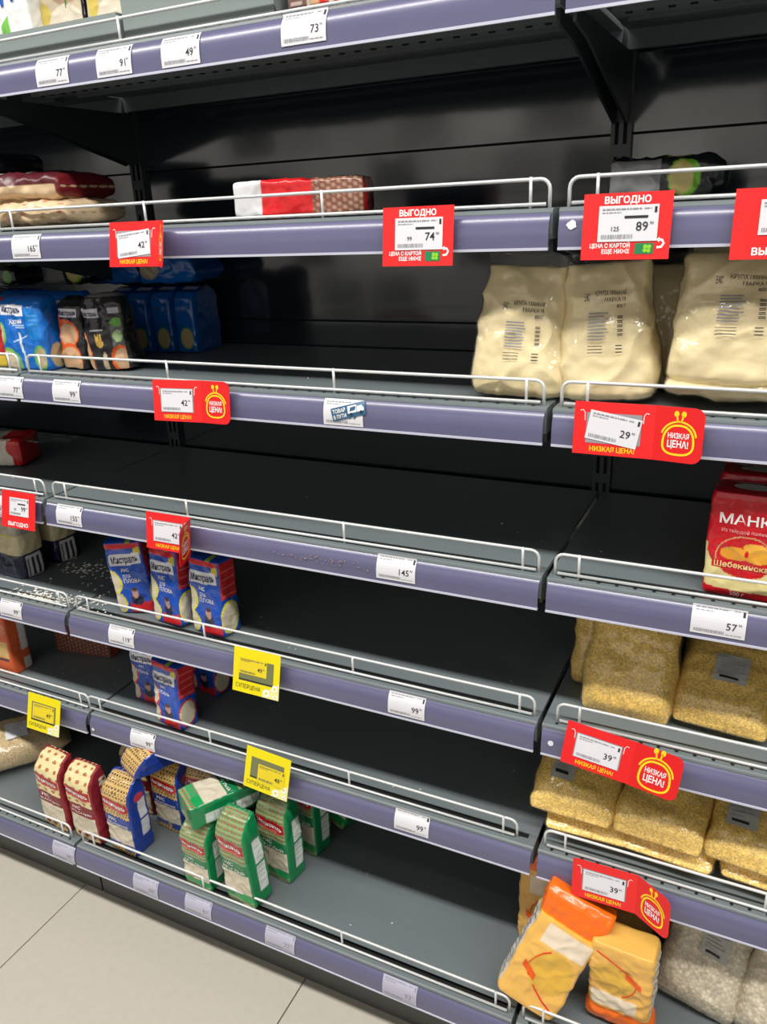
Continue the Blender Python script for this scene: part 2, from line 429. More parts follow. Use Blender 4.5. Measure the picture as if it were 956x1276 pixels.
# blue sticker on the label of the third shelf
t = thing('delivery_sticker', 'blue goods on the way sticker with white van, stuck askew on a white label', 'sticker', (0.703, 0, ZB[2]+0.027))
c_, s_ = math.cos(0.26), math.sin(0.26)
def stk(off):
    def fn(a, b):
        A, B = a*c_ - b*s_, a*s_ + b*c_
        return (A, rail_y(B+0.027) - off, B)
    return fn
mb = MB(); quad_flat(mb, -0.030, 0.027, -0.0095, 0.0095, 0, stk(0.0024), 10, 4); mb.obj('sticker_face', M['teal'], t)
mb = MB(); g = stk(0.0029)
text_flat(mb, 'ТОВАР', -0.0165, 0.0042, 0.0058, 0, 0.02, width=0.022, fn=g)
text_flat(mb, 'В ПУТИ', -0.0165, -0.0042, 0.0058, 0, 0.02, width=0.022, fn=g)
mb.obj('lettering', M['white'], t)
mb = MB(); quad_flat(mb, -0.002, 0.013, -0.003, 0.0075, 0, g)
mb.add([g(0.014, -0.003), g(0.025, -0.003), g(0.025, 0.001), g(0.0215, 0.005), g(0.014, 0.005)], [(0, 1, 2, 3, 4)], 0)
disc(mb, 0.003, -0.0045, 0.0024, 0.0024, 1, stk(0.0032)); disc(mb, 0.020, -0.0045, 0.0024, 0.0024, 1, stk(0.0032))
mb.obj('van_emblem', [M['white'], M['ink']], t)

# ------------------------------------------------------------------ red and yellow tags
def rounded_panel(x0, x1, y0, y1, rr=0.0, rl=0.0, n=6):
    pts = []
    def arc(cx, cy, r, a0):
        if r <= 0: pts.append((cx, cy)); return
        for i in range(n+1):
            a = a0 + math.pi/2*i/n; pts.append((cx+r*math.cos(a), cy+r*math.sin(a)))
    arc(x0+rl, y0+rl, rl, math.pi); arc(x1-rr, y0+rr, rr, -math.pi/2); arc(x1-rr, y1-rr, rr, 0); arc(x0+rl, y1-rl, rl, math.pi/2)
    return pts
def slab(mb, pts, fn_front, fn_back, m=0):
    n = len(pts); v = [fn_front(*p) for p in pts] + [fn_back(*p) for p in pts]
    f = [tuple(range(n)), tuple(range(n, 2*n))[::-1]] + [(i, n+i, n+(i+1) % n, (i+1) % n) for i in range(n)]
    mb.add(v, f, m)
def purse(mb, cx, cy, s, fn, my=0, mw=1):
    pts = []
    for i in range(40):
        a = 2*math.pi*i/40
        r = 1.0; x = math.cos(a)*(1.0 + (0.12 if math.sin(a) < 0 else -0.10)*abs(math.sin(a))); y = math.sin(a)*0.93
        x = math.copysign(abs(math.cos(a))**0.75, math.cos(a))*(1.0 - 0.16*math.sin(a)); y = math.copysign(abs(math.sin(a))**0.8, math.sin(a))*0.92
        pts.append((cx+x*s*0.92, cy-0.12*s+y*s))
    ribbon(mb, pts, s*0.13, my, fn, closed=True)
    arc = [(cx+math.cos(a)*s*1.06, cy+0.02*s+math.sin(a)*s*1.02) for a in np.linspace(0.12, math.pi-0.25, 18)]
    ribbon(mb, arc, s*0.11, my, fn)
    for q in (-1, 1):
        disc(mb, cx+q*0.22*s, cy+1.52*s, 0.15*s, 0.19*s, my, fn)
        ribbon(mb, [(cx+q*0.2*s, cy+1.45*s), (cx+q*0.10*s, cy+1.0*s)], 0.1*s, my, fn)
    text_flat(mb, 'НИЗКАЯ', cx, cy+0.16*s, 0.34*s, mw, 0.02, width=1.28*s, fn=fn)
    text_flat(mb, 'ЦЕНА!', cx, cy-0.36*s, 0.44*s, mw, 0.025, width=1.28*s, fn=fn)
TW, TH = 0.100, 0.0675
def tag_root(name, x, k, label, cat, lean, tilt, zo, group):
    """local frame: x along rail, y up the card; the top edge hooks onto the rail, the bottom leans forward"""
    t = thing(name, label, cat, (x, 0, zbot(k) + 0.055 + zo), group=group)
    c, s = math.cos(tilt), math.sin(tilt); cl, sl = math.cos(lean), math.sin(lean)
    def F(off):
        def fn(a, b):
            A, B = a*c - b*s, a*s + b*c            # b runs 0 (top) to -TH
            return (A, -0.004 + B*sl - off*cl, B*cl - off*sl*0)
        return fn
    return t, F
def slip_print(t, F, cx, cy, w, h, tilt, price, sup='90', pm='paper', old=None, under=None):
    c, s = math.cos(tilt), math.sin(tilt)
    def G(off):
        f0 = F(off)
        return lambda a, b: f0(cx + a*c - b*s, cy + a*s + b*c)
    g = G(0.0018); mb = MB(); quad_flat(mb, -w/2, w/2, -h/2, h/2, 0, g, 4, 4)
    sl = mb.obj('price_slip', M[pm], t)
    g = G(0.0023); mb = MB()
    fine_print(mb, -w*0.44, w*0.22, h*0.40, 0, g, 0.0017, seed=3); fine_print(mb, -w*0.44, -w*0.12, h*0.31, 0, g, 0.0011, seed=4)
    barcode(mb, -w*0.44, w*0.1, -h*0.42, -h*0.30, 0, g, seed=5); fine_print(mb, w*0.26, w*0.38, h*0.40, 0, g, 0.0012, seed=6)
    fp = mb.obj('fine_print', M['greyink'] if pm == 'paper' else M['olive'], sl); fp['kind'] = 'stuff'
    mb = MB(); quad_flat(mb, w*0.43, w*0.47, h*0.28, h*0.44, 0, g)
    text_flat(mb, price, w*0.34, -h*0.08, h*0.26, 0, 0.006, align='r', fn=g)
    text_flat(mb, sup, w*0.365, 0.0, h*0.085, 0, 0.0, align='l', fn=g)
    if old:
        text_flat(mb, old, -w*0.14, -h*0.14, h*0.13, 0, 0.004, align='r', fn=g)
        quad_flat(mb, -w*0.06, w*0.33, h*0.14, h*0.21, 0, g)
    mb.obj('price_lettering', M['ink'], sl)
def red_low(x, k, label, price, lean=0.16, tilt=0.0, zo=0.0, flap=0.0, slip_tilt=0.0, fw=0.058, word='НИЗКАЯ ЦЕНА!', rnd=0.012, flip=False, slip_dx=0.0, win=0.068):
    t, F = tag_root('low_price_tag', x, k, label, 'price tag', lean, tilt, zo, 'red low price tags')
    mb = MB(); slab(mb, rounded_panel(-TW/2, TW/2, -TH, 0), F(0.0008), F(0.0)); mb.obj('card', M['red'], t)
    # dim recess of the window behind the slip
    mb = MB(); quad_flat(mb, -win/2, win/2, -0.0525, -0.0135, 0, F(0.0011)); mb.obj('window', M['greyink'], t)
    slip_print(t, F, slip_dx, -0.033, LW*0.97, LH*0.98, slip_tilt, price)
    mb = MB(); text_flat(mb, word, 0.0, -0.0595, 0.0062, 0, 0.02, width=0.056, fn=F(0.0012)); mb.obj('lettering', M['gold'], t)
    mb = MB(); g = F(0.0012)
    for q in (-1, 1):
        ribbon(mb, [(q*0.036, -0.024), (q*0.0365, -0.014), (q*0.039, -0.0105), (q*0.0425, -0.0115)], 0.0009, 0, g)
    mb.obj('tuck_slit', M['white'], t)
    if fw:
        ca, sa = math.cos(flap), math.sin(flap)
        def FF(off):
            f0 = F(0.0)
            def fn(a, b):
                p = Vector(f0(TW/2, b))
                return tuple(p + Vector((a*ca - off*sa, -a*sa - off*ca, 0)))
            return fn
        mb = MB(); slab(mb, rounded_panel(0, fw, -TH, 0, rr=rnd), FF(0.0008), FF(0.0)); fo = mb.obj('folded_flap', M['redface'], t)
        o_ = 0.0012 if not flip else -0.0004
        g0 = FF(o_); g = g0 if not flip else (lambda a, b: g0(fw - a, b))
        mb = MB(); purse(mb, fw/2, -TH/2-0.004, 0.0195*fw/0.058, g); mb.obj('purse_emblem', [M['gold'], M['white']], fo)
    return t
def red_deal(x, k, label, price, old, lean=0.12, tilt=0.0, zo=0.0, plain=False, upside=False, wd=TW):
    t, F = tag_root('deal_price_tag', x, k, label, 'price tag', lean, tilt, zo, 'red deal price tags')
    h = TH + 0.006
    mb = MB(); slab(mb, rounded_panel(-wd/2, wd/2, -h, 0), F(0.0008), F(0.0)); mb.obj('card', M['red'], t)
    if not plain:
        slip_print(t, F, 0.002, -0.0335, LW, LH*1.04, 0.0, price, old=old)
        g = F(0.0012)
        mb = MB(); text_flat(mb, 'ВЫГОДНО', 0.0, -0.0075, 0.0075, 0, 0.035, width=0.052, fn=g); mb.obj('heading', M['white'], t)
        mb = MB(); text_flat(mb, 'ЦЕНА С КАРТОЙ', -0.017, -0.0575, 0.0047, 0, 0.03, width=0.046, fn=g); mb.obj('slogan', M['white'], t)
        mb = MB(); text_flat(mb, 'ЕЩЕ НИЖЕ', -0.010, -0.0640, 0.0047, 0, 0.03, width=0.032, fn=g); mb.obj('slogan', M['white'], t)
        mb = MB(); ribbon(mb, [(0.036, -0.0605), (0.041, -0.060), (0.0435, -0.056), (0.0415, -0.0525), (0.038, -0.0520)], 0.0026, 0, g)
        mb.add([g(0.0385, -0.049), g(0.0385, -0.055), g(0.0345, -0.052)], [(0, 1, 2)], 0)
        mb.obj('curved_arrow', M['white'], t)
        mb = MB(); slab(mb, rounded_panel(0.0115, 0.0325, -0.0675, -0.0555, 0.001, 0.001), F(0.0013), F(0.0009))
        cd = mb.obj('loyalty_card_picture', M['green'], t); mb = MB()
        for a in range(4): disc(mb, 0.0255+0.003*math.cos(a*1.57+0.7), -0.0615+0.003*math.sin(a*1.57+0.7), 0.0024, 0.0024, 0, F(0.0016))
        mb.obj('clover_print', M['lime'], cd)
    else:
        slip_print(t, F, 0.003, -0.030, LW*0.8, LH*0.95, 0.0, price, old=old)
        mb = MB(); text_flat(mb, 'ВЫГОДНО', 0.0, -h+0.0085, 0.0075, 0, 0.03, width=0.056, fn=F(0.0012)); mb.obj('lettering', M['white'], t)
    return t
def yellow_tag(x, k, label, price, lean=0.2, tilt=0.0, zo=0.0, sdx=0.0, sdy=0.0, sw=0.058, sh=0.024):
    t, F = tag_root('super_price_tag', x, k, label, 'price tag', lean, tilt, zo, 'yellow super price tags')
    h = 0.083
    mb = MB(); slab(mb, rounded_panel(-TW/2, TW/2, -h, 0), F(0.0008), F(0.0)); mb.obj('card', M['yellow'], t)
    mb = MB(); quad_flat(mb, -0.037, 0.037, -0.058, -0.018, 0, F(0.0012)); quad_flat(mb, -0.037, 0.037, -0.060, -0.057, 1, F(0.0014))
    mb.obj('window', [M['olive'], M['ink']], t)
    slip_print(t, F, sdx, -0.038+sdy, sw, sh, 0.0, price, pm='yellowslip', old=None)
    mb = MB(); text_flat(mb, 'СУПЕРЦЕНА', -0.016, -0.0705, 0.0082, 0, 0.0, width=0.054, fn=F(0.0012)); mb.obj('lettering', M['ink'], t)
    mb = MB()
    mb.add([F(0.001)(a, b) for a, b in ((0.014, -h), (0.05, -h), (0.05, -0.052), (0.042, -0.058), (0.030, -0.066), (0.016, -0.070))], [(0, 1, 2, 3, 4, 5)], 2)
    for cx, cy, r in ((0.024, -0.074, 0.0078), (0.041, -0.0625, 0.0068), (0.043, -0.0775, 0.0048)):
        for a in range(8): disc(mb, cx+r*0.62*math.cos(a*0.785), cy+r*0.62*math.sin(a*0.785), r*0.36, r*0.36, 0, F(0.0014+0.00002*a), 8)
        disc(mb, cx, cy, r*0.36, r*0.36, 1, F(0.0018), 10)
    mb.obj('daisy_print', [M['white'], M['gold'], mat('pale_yellow_print_%d' % len(bpy.data.objects), (238, 236, 150), 0.4)], t)
    return t
red_low(0.346, 2, 'red tag reading 42 on the second rail, its narrow flap folded forward', '42', lean=0.22, tilt=0.0, flap=0.76, slip_tilt=0.10, fw=0.056)
red_deal(0.824, 2, 'red deal tag reading 74 on the second rail', '74', '99', lean=0.12, zo=0.002)
red_deal(1.087, 2, 'red deal tag reading 89 beside the bay gap, old price 125', '89', '125', lean=0.10, zo=0.006)
red_deal(1.251, 2, 'red deal tag cut off by the picture edge on the second rail', '86', '89', lean=0.10, zo=0.004, plain=True)
red_low(0.386, 3, 'flat red tag reading 42 with purse emblem on the third rail', '42', lean=0.16, tilt=0.03, zo=0.004, flap=0.0, fw=0.056)
red_low(1.087, 3, 'red tag reading 29 with tilted slip under the semolina bags', '29', lean=0.12, tilt=0.0, zo=0.009, flap=0.12, slip_tilt=-0.16)
red_deal(-0.052, 4, 'small red tag at the end of the left fourth rail', '99', '99', lean=0.25, zo=0.008, plain=True, wd=0.094)
red_low(0.325, 4, 'red tag reading 42 on the fourth rail, its emblem flap folded towards the viewer', '42', lean=0.18, tilt=0.0, zo=0.009, flap=1.2, flip=True, fw=0.060)
yellow_tag(0.487, 5, 'yellow super price tag on the fifth rail beside the blue packs', '49', lean=0.26, tilt=0.0, zo=0.016, sdx=-0.007, sdy=0.006, sw=0.060, sh=0.030)
yellow_tag(-0.115, 6, 'small yellow super price tag on the left sixth rail', '49', lean=0.30, tilt=0.0, zo=0.016, sdx=0.0, sdy=0.0, sw=0.066, sh=0.036)
yellow_tag(0.487, 6, 'yellow super price tag reading 48 above the green packs', '48', lean=0.26, tilt=-0.06, zo=0.044, sdx=0.010, sdy=-0.007, sw=0.060, sh=0.034)
red_low(1.097, 5, 'tilted red tag reading 39 below the upper row of millet bags', '39', lean=0.22, tilt=-0.10, zo=0.016, flap=0.2, fw=0.07)
red_low(1.116, 6, 'red tag reading 39 above the orange packets', '39', lean=0.16, tilt=0.02, zo=0.016, flap=0.55, fw=0.062)

# ------------------------------------------------------------------ packets and bags
class Print:
    """flat print of a packet, sampled on its skin: face 0 front, 1 right side, 2 back, 3 left side; s across, v up"""
    def __init__(p, F, S, V, base):
        p.F, p.S, p.V = F, S, V; p.c = np.tile(lin(base), (len(F), 1))
    def put(p, m, col): p.c[m] = lin(col)
    def rect(p, f, s0, s1, v0, v1, col, slant=0.0):
        vv = p.V - slant*(p.S-0.5)
        p.put((p.F == f) & (p.S >= s0) & (p.S <= s1) & (vv >= v0) & (vv <= v1), col)
    def band(p, v0, v1, col, faces=(0, 1, 2, 3)):
        p.put(np.isin(p.F, faces) & (p.V >= v0) & (p.V <= v1), col)
    def face(p, f, col): p.put(p.F == f, col)
    def ell(p, f, cs, cv, rs, rv, col): p.put((p.F == f) & (((p.S-cs)/rs)**2 + ((p.V-cv)/rv)**2 < 1), col)
    def dots(p, f, v0, v1, ns, nv, col, rad=0.3, off=0.0, s0=0.0, s1=1.0):
        a = p.S*ns+off; b = p.V*nv; row = np.floor(b); a = a + 0.5*(row % 2)
        m = (p.F == f) & (p.V >= v0) & (p.V <= v1) & (p.S >= s0) & (p.S <= s1)
        p.put(m & ((a-np.floor(a)-0.5)**2 + (b-np.floor(b)-0.5)**2 < rad**2), col)

def interp_keys(keys, t):
    k = np.array(keys, float); return [np.interp(t, k[:, 0], k[:, i]) for i in range(1, k.shape[1])]

class Pack:
    def __init__(p, w, d, h, keys, nf=44, ns=22, m=80, amp=0.002, freq=28, seed=0, design=None, base=(200, 200, 200), fine=0.0):
        """keys: (t, z/h, w factor, d factor, squareness, y shift/d)"""
        n = 2*(nf+ns); p.nf, p.ns, p.m, p.w, p.h = nf, ns, m, w, h
        t = np.linspace(0, 1, m)
        Z, W, D, Q, OY = interp_keys(keys, t)
        fa = []; px = []; py = []; S = []
        for f, cnt in ((0, nf), (1, ns), (2, nf), (3, ns)):
            for i in range(cnt):
                s = i/cnt; S.append(s); fa.append(f)
                px.append({0: -1+2*s, 1: 1, 2: 1-2*s, 3: -1}[f]); py.append({0: -1, 1: -1+2*s, 2: 1, 3: 1-2*s}[f])
        px, py = np.array(px), np.array(py)
        P = np.zeros((m, n, 3))
        for j in range(m):
            q = Q[j]; k = (np.abs(px)**q + np.abs(py)**q)**(-1/q)
            P[j, :, 0] = px*k*w/2*W[j]; P[j, :, 1] = py*k*d/2*D[j] + OY[j]*d; P[j, :, 2] = Z[j]*h
        Nn = p.normals(P)
        for j in range(m):
            edge = min(1.0, 4*min(t[j], 1-t[j])+0.25)
            for i in range(n):
                v = Vector(P[j, i])
                a = noise.noise(v*freq + Vector((seed*7.3, seed*1.7, 3.1)))
                b = noise.noise(v*freq*2.6 + Vector((seed*3.1, 5.5, seed*2.9)))
                c = (1-abs(noise.noise(v*freq*1.3 + Vector((9.1, seed*4.7, 1.3)))))**4 - 0.3
                P[j, i] += Nn[j, i]*amp*edge*(1.1*a + 0.45*b + 0.7*c)
                if fine: P[j, i] += Nn[j, i]*fine*noise.noise(v*freq*6)
        p.P = P; p.N = p.normals(P); p.t = t; p.Z = Z
        F = np.tile(fa, m); Sx = np.tile(S, m); V = np.repeat(t, n)
        pr = Print(F, Sx, V, base)
        if design: design(pr)
        p.colors = pr.c; p.n = n
    @staticmethod
    def normals(P):
        du = np.roll(P, -1, 1) - np.roll(P, 1, 1); dv = np.zeros_like(P)
        dv[1:-1] = P[2:]-P[:-2]; dv[0] = P[1]-P[0]; dv[-1] = P[-1]-P[-2]
        N = np.cross(du, dv); l = np.linalg.norm(N, axis=2, keepdims=True); l[l < 1e-12] = 1
        return N/l
    def skin(p, off=0.0, r0=0, r1=None, scale=None):
        P = p.P + p.N*off; r1 = p.m if r1 is None else r1; Q = P[r0:r1]; m = len(Q); n = p.n
        v = Q.reshape(-1, 3).tolist()
        f = [(j*n+i, j*n+(i+1) % n, (j+1)*n+(i+1) % n, (j+1)*n+i) for j in range(m-1) for i in range(n)]
        c = p.colors.reshape(p.m, n, 3)[r0:r1].reshape(-1, 3)
        lo, hi = len(v), len(v)+1
        v += [list(Q[0].mean(0)), list(Q[-1].mean(0))]
        f += [(lo, (i+1) % n, i) for i in range(n)] + [(hi, (m-1)*n+i, (m-1)*n+(i+1) % n) for i in range(n)]
        c = np.vstack([c, c[:n].mean(0), c[-n:].mean(0)])
        return v, f, c
    def at(p, face, s, v, off):
        base, cnt = {0: (0, p.nf), 1: (p.nf, p.ns), 2: (p.nf+p.ns, p.nf), 3: (2*p.nf+p.ns, p.ns)}[face]
        u = base + min(max(s, 0), 1)*cnt; r = min(max(v, 0), 1)*(p.m-1)
        i0 = int(u); fu = u-i0; j0 = min(int(r), p.m-2); fr_ = r-j0; i1 = (i0+1) % p.n; i0 %= p.n
        def bl(A): return (A[j0, i0]*(1-fu)+A[j0, i1]*fu)*(1-fr_) + (A[j0+1, i0]*(1-fu)+A[j0+1, i1]*fu)*fr_
        return tuple(bl(p.P) + bl(p.N)*off)
    def fn(p, face, off=0.0009):
        """2-D print coordinates (s, v) -> skin"""
        return lambda a, b: p.at(face, a, b, off)
    def body(p, name, m, parent, **k):
        v, f, c = p.skin(**k); return mobj(name, v, f, m, parent, smooth=True, colors=c)

# outlines: block-bottom packet with folded top, flat-top brick, pillow bag, upright sack
def block_keys(top=0.86, fold=0.10, bot=0.95):
    return [(0, 0.004, 0.86*bot, 0.80*bot, 8, 0), (0.03, 0.0, bot, bot, 9, 0), (0.07, 0.035, 1, 1, 9, 0), (0.55, 0.55, 1.0, 1.0, 8, 0),
            (top-0.1, top-0.06, 0.985, 0.97, 7, 0), (top, top+0.02, 0.96, 0.80, 7, 0.02), (0.95, 0.985, 0.94, 0.34, 5, 0.10), (1.0, 1.0, 0.92, fold, 4, 0.12)]
BRICK = [(0, 0.004, 0.9, 0.88, 8, 0), (0.03, 0.0, 0.97, 0.97, 10, 0), (0.06, 0.03, 1, 1, 10, 0), (0.5, 0.5, 1.0, 1.0, 9, 0), (0.9, 0.94, 1, 1, 9, 0), (0.95, 0.992, 0.96, 0.93, 8, 0), (1.0, 1.0, 0.9, 0.8, 7, 0)]
ROUND = [(0, 0.003, 0.82, 0.80, 4, 0), (0.04, 0.0, 0.96, 0.95, 5, 0), (0.09, 0.05, 1, 1, 5, 0), (0.6, 0.62, 0.99, 0.98, 5, 0), (0.8, 0.85, 0.96, 0.9, 5, 0), (0.9, 0.95, 0.86, 0.7, 4, 0), (0.97, 0.99, 0.6, 0.4, 3, 0), (1, 1.0, 0.3, 0.2, 3, 0)]
OKEY = block_keys(top=0.80, fold=0.14, bot=0.94)[:4] + [(0.70, 0.73, 0.97, 0.94, 7, 0), (0.76, 0.79, 0.97, 0.86, 6, 0), (0.82, 0.85, 1.06, 0.92, 6, 0), (0.90, 0.94, 1.10, 0.86, 6, 0.02), (0.96, 0.99, 1.08, 0.60, 5, 0.06), (1.0, 1.0, 1.04, 0.3, 4, 0.08)]
FLAT = [(0, 0.004, 0.84, 0.80, 8, 0), (0.03, 0.0, 0.95, 0.95, 9, 0), (0.07, 0.035, 1, 1, 9, 0), (0.5, 0.52, 1.0, 1.0, 8, 0), (0.84, 0.93, 0.985, 0.97, 8, 0), (0.885, 0.975, 0.97, 0.93, 8, 0), (0.93, 0.992, 0.95, 0.72, 7, 0.02), (1.0, 1.0, 0.92, 0.10, 5, 0.05)]
BLUNT = [(0, 0.0, 0.90, 0.5, 4, 0), (0.03, 0.01, 0.96, 0.8, 4, 0), (0.1, 0.08, 1.0, 0.98, 3.4, 0), (0.5, 0.5, 1, 1, 3.4, 0), (0.9, 0.92, 0.98, 0.9, 3.4, 0), (0.96, 0.985, 0.95, 0.72, 3.6, 0), (1, 1.0, 0.90, 0.45, 4, 0)]
PILLOW = [(0, 0.0, 0.90, 0.06, 3, 0), (0.02, 0.02, 0.95, 0.16, 3, 0), (0.08, 0.07, 0.99, 0.58, 3, 0), (0.18, 0.17, 1.0, 0.88, 3, 0), (0.4, 0.4, 1, 1, 3.2, 0), (0.7, 0.7, 0.99, 0.95, 3, 0), (0.86, 0.87, 0.97, 0.68, 3, 0), (0.95, 0.96, 0.93, 0.25, 3, 0), (1, 1, 0.88, 0.05, 3, 0)]
SACK = [(0, 0.012, 0.90, 0.6, 3, 0), (0.04, 0.0, 1.0, 0.92, 3.2, 0), (0.1, 0.05, 1.07, 1.05, 3.4, -0.01), (0.3, 0.27, 1.05, 1.08, 3.2, 0), (0.55, 0.55, 0.98, 0.92, 3, 0.03), (0.75, 0.78, 0.90, 0.62, 3, 0.08), (0.87, 0.90, 0.86, 0.36, 3, 0.12), (0.95, 0.97, 0.84, 0.14, 3, 0.14), (1, 1.0, 0.86, 0.05, 3, 0.14)]

def settle(root, zrest):
    """lower or lift a thing so its lowest point rests at zrest"""
    bpy.context.view_layer.update()
    lo = 1e9
    def walk(o):
        nonlocal lo
        if o.type == 'MESH' and len(o.data.vertices):
            c = np.empty(len(o.data.vertices)*3); o.data.vertices.foreach_get('co', c)
            mw = np.array(o.matrix_world); z = c.reshape(-1, 3) @ mw[2, :3] + mw[2, 3]; lo = min(lo, z.min())
        for ch in o.children: walk(ch)
    walk(root); root.location.z += zrest - lo + 0.0004
def clone(src, label):
    r = src.copy(); COL.objects.link(r); r['label'] = label
    for ch in src.children:
        c = ch.copy(); COL.objects.link(c); c.parent = r
        for g in ch.children:
            q = g.copy(); COL.objects.link(q); q.parent = c
    return r
def put(o, x, y, zr, rz=0, rx=0, ry=0, order='XYZ'):
    o.location = (x, y, zr); o.rotation_mode = order
    o.rotation_euler = (math.radians(rx), math.radians(ry), math.radians(rz)); settle(o, zr)
    return o

def laid(t, x, y, zr, ax, roll=0, tip=0):
    """lay a packet down with its top pointing along heading ax (degrees from +x) and its front up, then roll it about its length"""
    q = (Matrix.Rotation(math.radians(ax), 3, 'Z') @ Matrix.Rotation(math.radians(-tip), 3, 'Y') @ Matrix.Rotation(math.radians(roll), 3, 'X')
         @ Matrix(((0, 0, 1), (1, 0, 0), (0, 1, 0))) @ Matrix.Rotation(math.pi, 3, 'Z'))
    t.rotation_mode = 'QUATERNION'; t.rotation_quaternion = q.to_quaternion(); t.location = (x, y, zr); settle(t, zr)
    return t
def letter(pk, parent, name, m, items, face=0):
    """items: (string, s centre, v centre, cap height in v, width in s, slant)"""
    mb = MB(); g = pk.fn(face)
    for st, cs, cv, hv, ws, sl in items:
        v, f = text_mesh(st, 0.006 if hv < 0.05 else 0.016)
        v = v.copy(); W = v[:, 0].max()
        X = cs + (v[:, 0]/W - 0.5)*ws; Y = cv + (v[:, 1]-0.5)*hv + sl*(v[:, 0]/W-0.5)
        mb.add([g(a, b) for a, b in zip(X, Y)], f)
    return mb.obj(name, m, parent)
def patch(pk, parent, name, m, face, s0, s1, v0, v1, off=0.0022, skew=0.0, n=6):
    mb = MB(); g = pk.fn(face, off)
    quad_flat(mb, s0, s1, v0, v1, 0, lambda a, b: g(a + skew*(b-v0), b), n, n)
    return mb.obj(name, m, parent)
def seal(pk, parent, m, col, hgt=0.012, flat=True):
    """crimped seam along the top edge, folded down onto the packet's back"""
    top = pk.P[-1]; w = top[:, 0].max()-top[:, 0].min(); c = top.mean(0); n = 16; v = []
    for j in range(4):
        q = j/3
        for i in range(n+1):
            x = -w/2 + w*i/n
            v.append((x*(1-0.05*q), c[1] - 0.001 + hgt*q*0.9, c[2] + 0.0014*math.sin(q*2.4) - 0.004*q*q + 0.0006*math.sin(i*2.2)))
    f = [(j*(n+1)+i, j*(n+1)+i+1, (j+1)*(n+1)+i+1, (j+1)*(n+1)+i) for j in range(3) for i in range(n)]
    return mobj('top_seal', v, f, m, parent, smooth=True, colors=np.tile(lin(col), (len(v), 1)))

# ---- the blue and red rice packets of the fifth and sixth shelves
def plov_design(out, win):
    def d(p):
        B = (20, 78, 184); R = (206, 34, 42)
        p.band(0.90, 1.0, (18, 68, 172))
        p.rect(0, 0.60, 0.74, 0.88, 1.0, (150, 190, 60), 0.0)
        p.rect(0, 0.0, 1.0, 0.815, 0.885, R)
        p.ell(0, 0.92, 0.78, 0.14, 0.045, (214, 196, 40)); p.ell(0, 0.80, 0.745, 0.14, 0.02, (96, 160, 60))
        p.rect(0, 0.06, 0.92, 0.63, 0.755, (232, 232, 240), 0.02)
        for cv in (0.43, 0.17):
            p.ell(0, 0.0, cv, 0.30, 0.150, out); p.ell(0, 0.0, cv, 0.25, 0.128, win)
        p.rect(0, 0.36, 1.0, 0.035, 0.165, R, 0.03)
        p.ell(0, 0.58, 0.20, 0.17, 0.07, (38, 42, 70)); p.ell(0, 0.57, 0.285, 0.085, 0.062, (196, 150, 124)); p.ell(0, 0.57, 0.335, 0.085, 0.025, (70, 52, 44))
        p.rect(1, 0.08, 0.95, 0.47, 0.87, (204, 46, 50))
        for i in range(7): p.rect(1, 0.18, 0.86, 0.50+i*0.045, 0.508+i*0.045, (226, 120, 110))
        p.ell(1, 0.42, 0.25, 0.46, 0.19, out); p.ell(1, 0.42, 0.25, 0.39, 0.16, win)
        p.rect(1, 0.0, 0.6, 0.0, 0.035, out)
        p.face(3, B)
    return d
OUTY, WIN = (226, 218, 40), (216, 206, 180)
def plov_pack(label, out=OUTY, words=('РИС', 'ДЛЯ', 'ПЛОВА'), seed=1, h=0.158, red=False):
    pk = Pack(0.082, 0.052, h, FLAT, seed=seed, amp=0.0024, base=(20, 78, 184), design=plov_design(out, WIN))
    t = thing('rice_packet', label, 'rice packet', group='blue and red rice packets')
    pk.body('printed_pouch', M['pack'], t)
    letter(pk, t, 'badge_lettering', M['navy'], [('Мистраль', 0.49, 0.692, 0.075, 0.72, 0.015)])
    it = [(words[0], 0.46, 0.575, 0.038, 0.2, 0), (words[1], 0.46, 0.505, 0.042, 0.2 if len(words) > 2 else 0.46, 0)]
    if len(words) > 2: it.append((words[2], 0.58, 0.445, 0.048, 0.44, 0))
    letter(pk, t, 'title_lettering', M['white'], it)
    seal(pk, t, M['pack'], (18, 68, 172))
    return t
z5, z6, z7 = ztop(5), ztop(6), ztop(7)
o = plov_pack('blue rice packet with yellow rimmed rice windows, leaning, first of three from the spilled grains', seed=1)
put(o, 0.140, 0.082, z5, rz=18, ry=-5)
o = plov_pack('blue rice packet with yellow rimmed rice windows, middle of the three in a row', seed=2)
put(o, 0.243, 0.068, z5, rz=-8, rx=-4, ry=-2)
o = plov_pack('blue rice packet with yellow rimmed rice windows, last of three beside the empty shelf', seed=3)
put(o, 0.343, 0.066, z5, rz=-6, rx=-2)
OUTR = (206, 40, 46)
kub = plov_pack('blue rice packet with red rimmed windows standing at the front of the sixth shelf', out=OUTR, words=('РИС', 'КУБАНЬ'), seed=4, h=0.150)
put(kub, 0.203, 0.064, z6, rz=-10, rx=-3)
o = clone(kub, 'blue rice packet with red rimmed windows hidden behind the front one, at its pale edge'); put(o, 0.098, 0.118, z6, rz=-2)
o = clone(kub, 'blue rice packet with red rimmed windows deep in shadow, half behind the yellow tag'); put(o, 0.195, 0.196, z6, rz=-10)

